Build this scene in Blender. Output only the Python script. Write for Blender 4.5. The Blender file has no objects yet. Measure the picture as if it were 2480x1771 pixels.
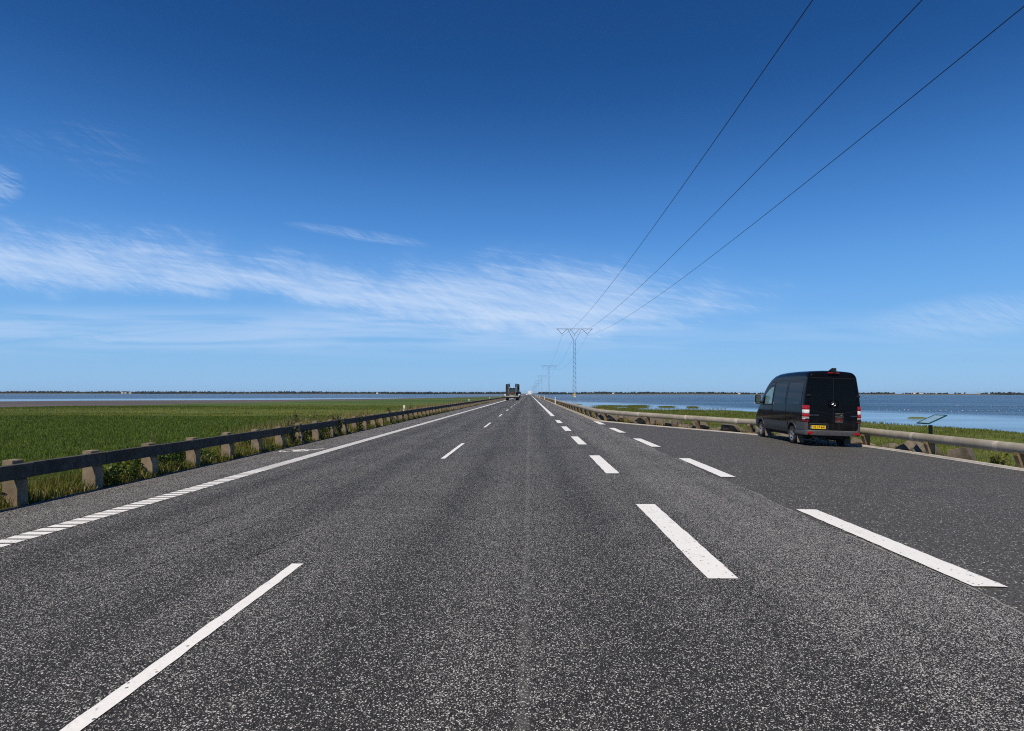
import bpy, bmesh, math, random
import numpy as np
from mathutils import Vector, Matrix
R = math.radians
SC = bpy.context.scene
COL = SC.collection
random.seed(7); RNG = np.random.default_rng(11)

# ------------------------------------------------------------------ camera
CAM_H, FPX, VPX, VPY, W0, H0 = 1.72, 1488.0, 1282.0, 953.5, 2480.0, 1771.0
cd = bpy.data.cameras.new('camera'); cam = bpy.data.objects.new('camera', cd); COL.objects.link(cam)
cam.location = (0, 0, CAM_H)
ROLL = R(0.07)
cam.rotation_euler = (Matrix.Rotation(R(90), 3, 'X') @ Matrix.Rotation(ROLL, 3, 'Z')).to_euler()
cd.sensor_fit = 'HORIZONTAL'; cd.sensor_width = 36.0; cd.lens = FPX / W0 * 36.0
cd.shift_x = (W0 / 2 - VPX) / W0
cd.shift_y = (VPY - H0 / 2) / W0
cd.clip_start = 0.05; cd.clip_end = 30000
SC.camera = cam

# ------------------------------------------------------------------ node helpers
class G:
    def __init__(s, nt): s.nt = nt; nt.nodes.clear()
    def n(s, t, **kw):
        nd = s.nt.nodes.new(t)
        ins = kw.pop('i', {})
        for k, v in kw.items(): setattr(nd, k, v)
        for k, v in ins.items(): s.set(nd.inputs[k], v)
        return nd
    def set(s, sock, v):
        if isinstance(v, bpy.types.NodeSocket): s.nt.links.new(v, sock)
        elif isinstance(v, bpy.types.Node): s.nt.links.new(v.outputs[0], sock)
        else:
            try: sock.default_value = v
            except Exception:
                sock.default_value = (v[0], v[1], v[2], 1) if hasattr(v, '__len__') else (v, v, v)
    def m(s, op, a, b=0.0, c=0.0, clamp=False):
        nd = s.n('ShaderNodeMath', operation=op, use_clamp=clamp)
        s.set(nd.inputs[0], a); s.set(nd.inputs[1], b); s.set(nd.inputs[2], c)
        return nd.outputs[0]
    def rng(s, v, a, b, c=0.0, d=1.0, smooth=True):
        nd = s.n('ShaderNodeMapRange', interpolation_type='SMOOTHSTEP' if smooth else 'LINEAR')
        for k, x in zip(range(5), (v, a, b, c, d)): s.set(nd.inputs[k], x)
        return nd.outputs[0]
    def mix(s, f, a, b, mode='MIX'):
        nd = s.n('ShaderNodeMix', data_type='RGBA', blend_type=mode)
        s.set(nd.inputs[0], f)
        for k, v in ((6, a), (7, b)):
            if isinstance(v, tuple): v = (*v[:3], 1)
            s.set(nd.inputs[k], v)
        return nd.outputs[2]
    def noise(s, vec, scale, detail=4, rough=.55, dist=0.0, out=0):
        nd = s.n('ShaderNodeTexNoise', i={'Scale': scale, 'Detail': detail, 'Roughness': rough, 'Distortion': dist})
        s.set(nd.inputs['Vector'], vec)
        return nd.outputs[out]
    def vor(s, vec, scale, feature='F1'):
        nd = s.n('ShaderNodeTexVoronoi', feature=feature, i={'Scale': scale})
        s.set(nd.inputs['Vector'], vec)
        return nd
    def xyz(s, x=0.0, y=0.0, z=0.0):
        nd = s.n('ShaderNodeCombineXYZ')
        for k, v in enumerate((x, y, z)): s.set(nd.inputs[k], v)
        return nd.outputs[0]
    def sep(s, v):
        nd = s.n('ShaderNodeSeparateXYZ'); s.set(nd.inputs[0], v)
        return nd.outputs
    def curve(s, v, pts):
        nd = s.n('ShaderNodeFloatCurve'); s.set(nd.inputs['Value'], v)
        c = nd.mapping.curves[0]; nd.mapping.use_clip = False
        c.points[0].location = pts[0]; c.points[1].location = pts[-1]
        for p in pts[1:-1]: c.points.new(*p)
        nd.mapping.update()
        return nd.outputs[0]

# ------------------------------------------------------------------ sky, sun, exposure
SUN_EL, SUN_AZ = 56.0, math.atan2(-0.52, -0.854)      # sun stands behind the camera, a little to the left
world = bpy.data.worlds.new('World'); SC.world = world; world.use_nodes = True
g = G(world.node_tree)
sky = g.n('ShaderNodeTexSky', sky_type='NISHITA', sun_disc=False, sun_elevation=R(SUN_EL), sun_rotation=SUN_AZ % (2 * math.pi),
          altitude=0, air_density=1.0, dust_density=0.35, ozone_density=3.0)
tc = g.n('ShaderNodeTexCoord')
dx, dy, dz = g.sep(tc.outputs['Generated'])
dyc = g.m('MAXIMUM', dy, 0.06)
u = g.m('DIVIDE', dx, dyc); v = g.m('DIVIDE', g.m('MAXIMUM', dz, 0.0), dyc)
front = g.rng(dy, 0.06, 0.25)
base = g.n('ShaderNodeHueSaturation', i={'Hue': 0.505, 'Saturation': 1.22, 'Value': 1.0, 'Color': sky.outputs[0]}).outputs[0]
elev = dz
gam = g.n('ShaderNodeGamma', i={'Color': base, 'Gamma': 1.25}).outputs[0]
base = g.mix(0.85, base, g.mix(1.0, gam, (0.60, 0.66, 0.70), 'MULTIPLY'))
ramp = g.n('ShaderNodeValToRGB'); g.set(ramp.inputs[0], g.m('MAXIMUM', dz, 0.0))      # deep clean maritime blue
cr_ = ramp.color_ramp; cr_.interpolation = 'B_SPLINE'
SKYC = [(0.0, (2.65, 5.1, 8.4)), (.05, (2.45, 5.0, 8.4)), (.13, (1.75, 4.5, 8.7)), (.25, (.74, 2.75, 7.2)), (.40, (.13, .86, 3.0)), (.54, (.09, .64, 2.25)), (1.0, (.07, .42, 1.6))]
while len(cr_.elements) < len(SKYC): cr_.elements.new(.5)
for e_, (p_, c_) in zip(cr_.elements, SKYC): e_.position = p_; e_.color = (c_[0] * .1, c_[1] * .1, c_[2] * .1, 1)
base = g.mix(.88, base, g.mix(1.0, ramp.outputs[0], (10.0, 10.0, 10.0), 'MULTIPLY'))
# cirrus: long streaks, set in the sky by direction
cu = g.m('ADD', g.m('MULTIPLY', u, 0.5), 0.5)                      # u -1..1 -> 0..1
def S(px, py): return ((px * 1.0906 - VPX) / FPX, (VPY - py * 1.0906) / FPX)
def cpts(l): return [((S(x, y)[0]) * .5 + .5, S(x, y)[1]) for x, y in l]
up = g.curve(cu, cpts([(-300, 465), (0, 492), (330, 512), (600, 552), (900, 570), (1200, 560), (1450, 580), (1650, 616), (1850, 648), (2300, 660)]))
lo = g.curve(cu, cpts([(-300, 640), (0, 645), (400, 660), (600, 672), (900, 718), (1200, 750), (1450, 738), (1650, 698), (1850, 664), (2300, 664)]))
uv = g.xyz(u, v, 0.0)
wob = g.noise(uv, 9.0, 4, .6)
ru = g.m('ADD', g.m('MULTIPLY', u, .985), g.m('MULTIPLY', v, -.17)); rv = g.m('ADD', g.m('MULTIPLY', u, .17), g.m('MULTIPLY', v, .985))
streak = g.noise(g.xyz(g.m('MULTIPLY', ru, 2.2), g.m('MULTIPLY', rv, 19.0), 3.0), 2.2, 9, .62, .6)
fine = g.noise(g.xyz(g.m('ADD', g.m('MULTIPLY', u, 16.0), g.m('MULTIPLY', v, 20.0)), g.m('ADD', g.m('MULTIPLY', v, 60.0), g.m('MULTIPLY', u, 6.0)), 1.0), 1.0, 7, .65, .8)
streak2 = g.noise(g.xyz(g.m('MULTIPLY', ru, 5.0), g.m('MULTIPLY', rv, 62.0), 7.0), 1.6, 8, .66, .9)
qu = g.m('SUBTRACT', g.m('MULTIPLY', u, .84), g.m('MULTIPLY', v, .54)); qv = g.m('ADD', g.m('MULTIPLY', u, .54), g.m('MULTIPLY', v, .84))
fibre = g.noise(g.xyz(g.m('MULTIPLY', qu, 9.0), g.m('MULTIPLY', qv, 85.0), 5.0), 1.3, 7, .66, 1.1)
vw = g.m('ADD', v, g.m('MULTIPLY', g.m('SUBTRACT', wob, .5), .07))
band = g.m('MULTIPLY', g.rng(g.m('SUBTRACT', up, vw), -.035, .075), g.rng(g.m('SUBTRACT', vw, lo), -.020, .035))
tail = g.rng(u, .62, -.15, .55, 1.0)
txt = g.m('ADD', g.m('ADD', g.m('MULTIPLY', g.m('SUBTRACT', streak, .5), 1.25), g.m('MULTIPLY', g.m('SUBTRACT', streak2, .5), .95)), g.m('MULTIPLY', g.m('SUBTRACT', fibre, .5), .75))
val = g.m('ADD', g.m('MULTIPLY', band, tail), g.m('MULTIPLY', txt, g.rng(band, .0, .25)))
dens = g.m('ADD', g.m('MULTIPLY', g.rng(val, .20, 1.40), .85), g.m('MULTIPLY', g.m('MULTIPLY', band, tail), .16))
def blob(cx, cy, rx, ry, tilt, gain, t0=.45, t1=.8):
    c = S(cx, cy); rx *= 1.0906 / FPX; ry *= 1.0906 / FPX
    a = g.m('SUBTRACT', u, c[0]); b = g.m('SUBTRACT', v, c[1])
    p = g.m('ADD', g.m('MULTIPLY', a, math.cos(tilt)), g.m('MULTIPLY', b, math.sin(tilt)))
    q = g.m('SUBTRACT', g.m('MULTIPLY', b, math.cos(tilt)), g.m('MULTIPLY', a, math.sin(tilt)))
    d = g.m('ADD', g.m('POWER', g.m('ABSOLUTE', g.m('DIVIDE', p, rx)), 2.0), g.m('POWER', g.m('ABSOLUTE', g.m('DIVIDE', q, ry)), 2.0))
    return g.m('MULTIPLY', g.rng(d, 1.0, 0.0, 0.0, gain), g.rng(g.m('ADD', g.m('MULTIPLY', streak2, .5), g.m('MULTIPLY', fibre, .5)), t0, t1, .08 if t0 < .4 else .0, 1.0))
extra = None
for b in (blob(800, 522, 190, 15, -.15, .6, .36, .62), blob(215, 335, 150, 75, -.35, .42), blob(-10, 415, 75, 60, .1, .75, .4, .62), blob(60, 320, 90, 35, -.3, .3),
          blob(215, 755, 60, 14, 0, .45, .35, .6), blob(2180, 700, 300, 60, .08, .7, .3, .62), blob(800, 708, 170, 12, -.1, .5, .3, .6)):
    extra = b if extra is None else g.m('MAXIMUM', extra, b)
low = g.m('MULTIPLY', g.rng(g.m('ABSOLUTE', g.m('SUBTRACT', v, .10)), .055, 0.0), g.rng(g.noise(g.xyz(g.m('MULTIPLY', u, 2.0), g.m('MULTIPLY', v, 26.0), 9.0), 1.6, 6, .55, .5), .34, .68, 0, .58))
low = g.m('MULTIPLY', low, g.rng(u, .55, -.2, .3, 1.0))
back = g.m('MULTIPLY', g.rng(g.noise(tc.outputs['Generated'], 2.2, 6, .6, .6), .55, .8, 0, .35), g.m('SUBTRACT', 1.0, front))
cl = g.m('ADD', g.m('MULTIPLY', front, g.m('MINIMUM', g.m('ADD', g.m('MAXIMUM', g.m('MULTIPLY', dens, .90), g.m('MULTIPLY', extra, .5)), low), 1.0)), back)
cloudy = g.mix(g.m('MULTIPLY', cl, .95, clamp=True), base, (5.5, 7.0, 9.4))
bg = g.n('ShaderNodeBackground', i={'Color': cloudy, 'Strength': 0.10})
out = g.n('ShaderNodeOutputWorld'); g.set(out.inputs[0], bg.outputs[0])

sd = bpy.data.lights.new('sun', 'SUN'); sun = bpy.data.objects.new('sun', sd); COL.objects.link(sun)
sd.energy = 5.0; sd.angle = R(0.53); sd.color = (1.0, 0.90, 0.76)
tosun = Vector((math.sin(SUN_AZ) * math.cos(R(SUN_EL)), math.cos(SUN_AZ) * math.cos(R(SUN_EL)), math.sin(R(SUN_EL))))
sun.rotation_euler = tosun.to_track_quat('Z', 'Y').to_euler(); sun.location = tosun * 60
SC.view_settings.view_transform = 'Standard'; SC.view_settings.look = 'None'; SC.view_settings.gamma = 1.0
SC.view_settings.exposure = 0.0; SC.view_settings.use_curve_mapping = False
SC.cycles.max_bounces = 6; SC.cycles.volume_bounces = 0; SC.cycles.caustics_reflective = False
SC.cycles.use_denoising = False; SC.cycles.filter_width = 1.1

# ------------------------------------------------------------------ material helpers
def mat(name):
    m = bpy.data.materials.new(name); m.use_nodes = True
    return m, G(m.node_tree)
def finish(g, base, rough=.6, spec=.5, normal=None, metal=0.0, **extra):
    p = g.n('ShaderNodeBsdfPrincipled')
    if isinstance(base, tuple): base = (*base, 1)
    g.set(p.inputs['Base Color'], base); g.set(p.inputs['Roughness'], rough); g.set(p.inputs['Metallic'], metal)
    g.set(p.inputs['Specular IOR Level'], spec)
    for k, v in extra.items(): g.set(p.inputs[k.replace('_', ' ')], v)
    if normal is not None: g.set(p.inputs['Normal'], normal)
    o = g.n('ShaderNodeOutputMaterial'); g.set(o.inputs[0], p.outputs[0])
    return p
def bump(g, h, strength=.3, dist=.01):
    b = g.n('ShaderNodeBump', i={'Strength': strength, 'Distance': dist}); g.set(b.inputs['Height'], h)
    return b.outputs[0]
def simple(name, col, rough=.6, metal=0.0, spec=.5, var=.25, scale=6.0, **kw):
    m, g = mat(name)
    co = g.n('ShaderNodeTexCoord').outputs['Object']
    nz = g.noise(co, scale, 5, .6)
    c = g.mix(g.rng(nz, .3, .7), tuple(x * (1 - var) for x in col), tuple(min(1, x * (1 + var)) for x in col))
    finish(g, c, rough, spec, metal=metal, **kw)
    return m
M = {}
def asphalt(name, dark, chip, frac, size, lay=False):
    m, g = mat(name)
    co = g.n('ShaderNodeTexCoord').outputs['Object']
    x, y, z = g.sep(co)
    flat = g.xyz(x, y, 0.0)
    v1 = g.vor(flat, 1.0 / size); v2 = g.vor(flat, 1.9 / size)
    r1 = g.sep(v1.outputs['Color'])[0]; r1b = g.sep(v1.outputs['Color'])[1]
    r2 = g.sep(v2.outputs['Color'])[0]
    big = g.noise(flat, .45, 4, .6)
    mid = g.noise(flat, 2.6, 3, .6)
    strip = g.noise(g.xyz(g.m('MULTIPLY', x, 1.0), g.m('MULTIPLY', y, .03), 0.0), 2.3, 3, .55)
    f = g.m('ADD', frac, g.m('MULTIPLY', g.m('SUBTRACT', big, .5), frac * .9))
    f = g.m('ADD', f, g.m('MULTIPLY', g.m('SUBTRACT', mid, .5), frac * .5))
    if not lay:
        f = g.m('ADD', f, g.m('MULTIPLY', g.m('SUBTRACT', strip, .5), frac * .9))
        # wheel paths are worn darker, the outer strips keep their chippings
        wear = None
        for c, w in ((-5.1, .55), (-3.2, .55), (-1.1, .6), (.75, .6)):
            t = g.rng(g.m('ABSOLUTE', g.m('SUBTRACT', x, c)), w, 0.0)
            wear = t if wear is None else g.m('MAXIMUM', wear, t)
        f = g.m('MULTIPLY', f, g.m('SUBTRACT', 1.0, g.m('MULTIPLY', wear, .28)))
        edge = g.m('MAXIMUM', g.rng(x, 1.9, 2.6), g.rng(x, -6.2, -6.5))
        f = g.m('MULTIPLY', f, g.m('ADD', 1.0, g.m('MULTIPLY', edge, .45)))
    thr = g.m('SUBTRACT', 1.0, f)
    c1 = g.m('MULTIPLY', g.rng(r1, thr, g.m('ADD', thr, .02)), g.rng(v1.outputs['Distance'], .64, .50))
    c2 = g.m('MULTIPLY', g.rng(r2, g.m('ADD', thr, .02), g.m('ADD', thr, .04)), g.rng(v2.outputs['Distance'], .60, .40))
    dk = g.mix(g.rng(r1b, 0.0, 1.0), tuple(c * .55 for c in dark), tuple(c * 1.5 for c in dark))
    ch = g.mix(r1b, tuple(c * .55 for c in chip), tuple(c * 1.15 for c in chip))
    col = g.mix(c1, dk, ch)
    col = g.mix(g.m('MULTIPLY', c2, .8), col, ch)
    if not lay:
        seam = g.m('ADD', x, g.m('MULTIPLY', g.m('SUBTRACT', g.noise(g.xyz(0.0, y, 0.0), .8, 3), .5), .05))
        sm = g.m('MULTIPLY', g.rng(g.m('ABSOLUTE', g.m('ADD', seam, .03)), .06, .01), g.rng(g.noise(flat, 9.0, 2), .35, .65, .15, .8))
        col = g.mix(g.m('MULTIPLY', sm, .22), col, tuple(c * .55 for c in chip))
    else:
        st = g.rng(g.noise(g.xyz(g.m('MULTIPLY', x, .5), g.m('MULTIPLY', y, 2.0), 0), 1.2, 4, .6, .5), .56, .75)
        col = g.mix(g.m('MULTIPLY', st, .35), col, tuple(c * .6 for c in dark))
    hgt = g.m('SUBTRACT', g.m('MULTIPLY', r1, .6), v1.outputs['Distance'])
    finish(g, col, .72, .18, bump(g, hgt, .55, size * .45))
    return m
M['asphalt'] = asphalt('road_asphalt', (.0235, .0228, .0216), (.54, .53, .508), .172, .0086)
M['layby'] = asphalt('layby_asphalt', (.060, .0582, .0550), (.58, .57, .54), .055, .0145, True)

def paint(name, col, pit=.03):
    m, g = mat(name)
    co = g.n('ShaderNodeTexCoord').outputs['Object']
    nz = g.noise(co, 5.0, 5, .65); fn = g.noise(co, 42.0, 4, .7)
    vv = g.vor(co, 38.0); rr = g.sep(vv.outputs['Color'])[0]
    pits = g.m('MULTIPLY', g.rng(rr, 1 - pit, 1 - pit + .01), g.rng(vv.outputs['Distance'], .5, .3))
    x, y, z = g.sep(co)
    crk = g.vor(g.xyz(g.m('MULTIPLY', x, 3.0), y, 0), 9.0, 'DISTANCE_TO_EDGE').outputs['Distance']
    ck = g.m('MULTIPLY', g.rng(crk, .03, .0), g.rng(nz, .45, .62))
    wear = g.m('MULTIPLY', g.rng(g.m('ADD', g.m('MULTIPLY', nz, .6), g.m('MULTIPLY', fn, .4)), .585, .70), .5)
    c = g.mix(g.rng(fn, .3, .7), tuple(a * .90 for a in col), col)
    c = g.mix(g.m('MAXIMUM', g.m('MULTIPLY', ck, .5), g.m('MAXIMUM', pits, wear)), c, (.09, .09, .09))
    finish(g, c, .55, .4, bump(g, fn, .2, .002))
    return m
M['paint'] = paint('white_road_paint', (.745, .737, .712), .05)
M['paint_grit'] = paint('joint_grit', (.24, .23, .20), .2)
M['paint_worn'] = paint('worn_white_road_paint', (.50, .50, .48), .10)

def concrete(name, a, b, stain, lichen=0.0, scale=5.0):
    m, g = mat(name)
    co = g.n('ShaderNodeTexCoord').outputs['Object']
    nz = g.noise(co, scale, 6, .65); fn = g.noise(co, 60.0, 4, .7); bg_ = g.noise(co, scale * .3, 3, .5)
    c = g.mix(g.rng(nz, .3, .7), a, b)
    c = g.mix(g.m('MULTIPLY', g.rng(bg_, .48, .68), .6), c, stain)
    c = g.mix(g.rng(fn, .60, .75, 0, .35), c, tuple(x * .35 for x in a))
    if lichen:
        li = g.m('MULTIPLY', g.rng(g.noise(co, scale * 1.3, 4, .6), .62, .68), lichen)
        c = g.mix(li, c, (.42, .25, .04))
    finish(g, c, .9, .25, bump(g, g.m('ADD', nz, g.m('MULTIPLY', fn, .5)), .5, .012))
    return m
M['post_concrete'] = concrete('weathered_brown_concrete', (.17, .132, .088), (.275, .22, .152), (.10, .078, .046))
M['beam_concrete'] = concrete('shaded_weathered_concrete', (.046, .043, .037), (.080, .076, .066), (.030, .028, .024), 0, 7.0)  # shade on the beam's road-facing side is put into this dark tone
M['pipe_concrete'] = concrete('round_beam_concrete', (.235, .215, .18), (.31, .285, .24), (.20, .18, .14), 0, 3.0)
M['pipe_joint'] = concrete('pale_joint_mortar', (.36, .32, .27), (.43, .39, .33), (.33, .27, .20), 0, 8.0)
M['bracket'] = concrete('stained_post_concrete', (.13, .10, .06), (.24, .19, .12), (.19, .12, .045), .25, 6.0)
M['kerb'] = concrete('kerb_concrete', (.34, .32, .28), (.44, .41, .37), (.28, .25, .20), 0, 4.0)
M['rock'] = concrete('grey_rock', (.095, .08, .06), (.18, .155, .12), (.10, .078, .045), .75, 3.2)
M['rock_plain'] = concrete('brown_rock', (.085, .072, .055), (.165, .14, .108), (.10, .078, .045), .0, 3.0)

def ground_mat(name, cols, sc=(.05, .35, 4.0), stretch=1.0, bmp=.5, bd=.15, rough=.95):
    m, g = mat(name)
    co = g.n('ShaderNodeTexCoord').outputs['Object']
    x, y, z = g.sep(co)
    p = g.xyz(g.m('MULTIPLY', x, stretch), y, 0.0)
    a = g.noise(p, sc[0], 4, .6, .4); b = g.noise(p, sc[1], 5, .6); c = g.noise(co, sc[2], 4, .65)
    col = g.mix(g.rng(a, .36, .64), cols[0], cols[1])
    col = g.mix(g.rng(b, .45, .68, 0, .7), col, cols[2])
    col = g.mix(g.rng(c, .45, .70, 0, .6), col, cols[3])
    finish(g, col, rough, .15, bump(g, g.m('ADD', b, c), bmp, bd))
    return m
M['meadow'] = ground_mat('meadow_turf', [(.038, .080, .013), (.085, .112, .022), (.024, .052, .010), (.075, .105, .022)], (.022, .16, 2.5), .35)
M['marsh'] = ground_mat('salt_marsh_turf', [(.075, .105, .016), (.10, .12, .022), (.05, .06, .02), (.12, .125, .035)], (.08, .5, 5.0), .6)
M['mud'] = ground_mat('tidal_mud', [(.080, .066, .056), (.105, .088, .074), (.055, .055, .058), (.13, .10, .082)], (.012, .06, .8), .15, .2, .05, .7)
M['bank'] = ground_mat('bank_soil', [(.15, .115, .065), (.11, .10, .05), (.085, .095, .03), (.22, .175, .10)], (.3, 1.4, 9.0))
M['verge'] = ground_mat('verge_soil', [(.050, .044, .022), (.038, .042, .014), (.065, .052, .030), (.09, .075, .048)], (.4, 1.6, 9.0))
M['grit'] = ground_mat('pale_gritty_shoulder', [(.27, .245, .20), (.33, .30, .25), (.22, .20, .15), (.38, .35, .30)], (.4, 2.0, 30.0))
M['far_land'] = ground_mat('far_shore_land', [(.11, .10, .07), (.07, .08, .04), (.15, .13, .10), (.09, .09, .06)], (.004, .02, .1), 1.0, .1, .1)

def leaf_mat(name, lo, hi, dry=None, gloss=.02):
    m, g = mat(name)
    at = g.n('ShaderNodeAttribute', attribute_name='tint').outputs['Fac']
    c = g.mix(at, lo, hi)
    if dry: c = g.mix(g.rng(at, .80, .92), c, dry)
    p = g.n('ShaderNodeBsdfDiffuse'); g.set(p.inputs[0], c)
    t = g.n('ShaderNodeBsdfTranslucent'); g.set(t.inputs[0], c)
    gl = g.n('ShaderNodeBsdfGlossy', i={'Roughness': .45}); g.set(gl.inputs[0], (.8, .8, .8, 1))
    a = g.n('ShaderNodeMixShader', i={0: .28}); g.set(a.inputs[1], p.outputs[0]); g.set(a.inputs[2], t.outputs[0])
    b = g.n('ShaderNodeMixShader', i={0: gloss}); g.set(b.inputs[1], a.outputs[0]); g.set(b.inputs[2], gl.outputs[0])
    o = g.n('ShaderNodeOutputMaterial'); g.set(o.inputs[0], b.outputs[0])
    return m
M['meadow_blade'] = leaf_mat('meadow_grass_blade', (.060, .112, .017), (.30, .29, .072), None, .006)
M['verge_blade'] = leaf_mat('verge_grass_blade', (.055, .088, .010), (.21, .20, .040), (.33, .25, .10))
M['marsh_blade'] = leaf_mat('marsh_grass_blade', (.070, .105, .014), (.16, .18, .035), (.24, .21, .08))
M['dry_blade'] = leaf_mat('dry_grass_blade', (.20, .16, .055), (.34, .27, .11))
M['bush_leaf'] = leaf_mat('dark_bush_leaf', (.022, .050, .010), (.085, .13, .022))
M['bush_leaf_light'] = leaf_mat('yellow_green_bush_leaf', (.065, .10, .014), (.17, .19, .035))
M['weed_leaf'] = leaf_mat('weed_leaf', (.06, .085, .02), (.17, .17, .05), (.26, .17, .06))
M['dock'] = leaf_mat('brown_seed_head', (.18, .115, .04), (.34, .24, .09))
M['flower'] = leaf_mat('yellow_flower', (.30, .26, .02), (.45, .38, .03))
M['treeline'] = leaf_mat('far_tree_foliage', (.012, .026, .014), (.028, .048, .022))

# water: wind-rippled off shore, calm and mirror-like beside the shallows
m, g = mat('sea_water'); M['water'] = m
co = g.n('ShaderNodeTexCoord').outputs['Object']
x, y, z = g.sep(co)
warp = g.m('MULTIPLY', g.m('SUBTRACT', g.noise(g.xyz(g.m('MULTIPLY', x, .35), y, 0), .018, 4, .6), .5), 60.0)
cr = g.rng(g.m('ADD', g.m('ADD', x, g.m('MULTIPLY', y, .31)), warp), 92.0, 122.0)
warp2 = g.m('MULTIPLY', warp, 4.0)
clf = g.rng(g.m('ADD', g.m('SUBTRACT', y, g.m('MULTIPLY', x, .635)), g.m('MULTIPLY', warp, 1.5)), 470.0, 640.0)
rip = g.n('ShaderNodeMix', data_type='FLOAT'); g.set(rip.inputs[0], g.rng(x, -4, 4)); g.set(rip.inputs[2], clf); g.set(rip.inputs[3], cr)
rip = rip.outputs[0]
lanes = g.rng(g.noise(g.xyz(g.m('MULTIPLY', x, .10), y, 0), .045, 4, .6, .3), .42, .62)
rip = g.m('MULTIPLY', rip, g.m('ADD', .72, g.m('MULTIPLY', lanes, .28)))
rip = g.m('MAXIMUM', rip, g.m('MULTIPLY', lanes, .16))
w1 = g.noise(co, .9, 3, .6); w2 = g.noise(co, 3.5, 3, .6)
hh = g.m('ADD', w1, g.m('MULTIPLY', w2, .35))
bn = g.n('ShaderNodeBump', i={'Distance': .80}); g.set(bn.inputs['Height'], hh); g.set(bn.inputs['Strength'], g.m('ADD', .012, g.m('MULTIPLY', rip, 1.0)))
wc = g.mix(g.rng(rip, 0, 1), (.08, .12, .17), (.018, .032, .050))
finish(g, wc, g.m('ADD', .10, g.m('MULTIPLY', rip, .16)), .5, bn.outputs[0], IOR=1.333)

M['steel'] = simple('hazed_galvanised_steel', (.21, .25, .29), .55, .3)  # distance haze on the pylons is put into this paler blue
M['wire'] = simple('dark_conductor', (.018, .022, .03), .5, .4)
M['insulator'] = simple('insulator_glass', (.08, .11, .12), .3)
M['white_plastic'] = simple('white_plastic', (.78, .78, .76), .5, var=.06)
M['black_band'] = simple('grey_reflector', (.34, .34, .35), .5)
M['yellow_sign'] = simple('yellow_sign_face', (.62, .45, .07), .5, var=.08)
M['white_sign'] = simple('white_sign_face', (.72, .70, .62), .5, var=.06)
M['teal_frame'] = simple('dark_teal_frame', (.012, .07, .085), .4)
M['old_wood'] = simple('old_wood', (.10, .085, .06), .85, scale=20)

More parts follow.
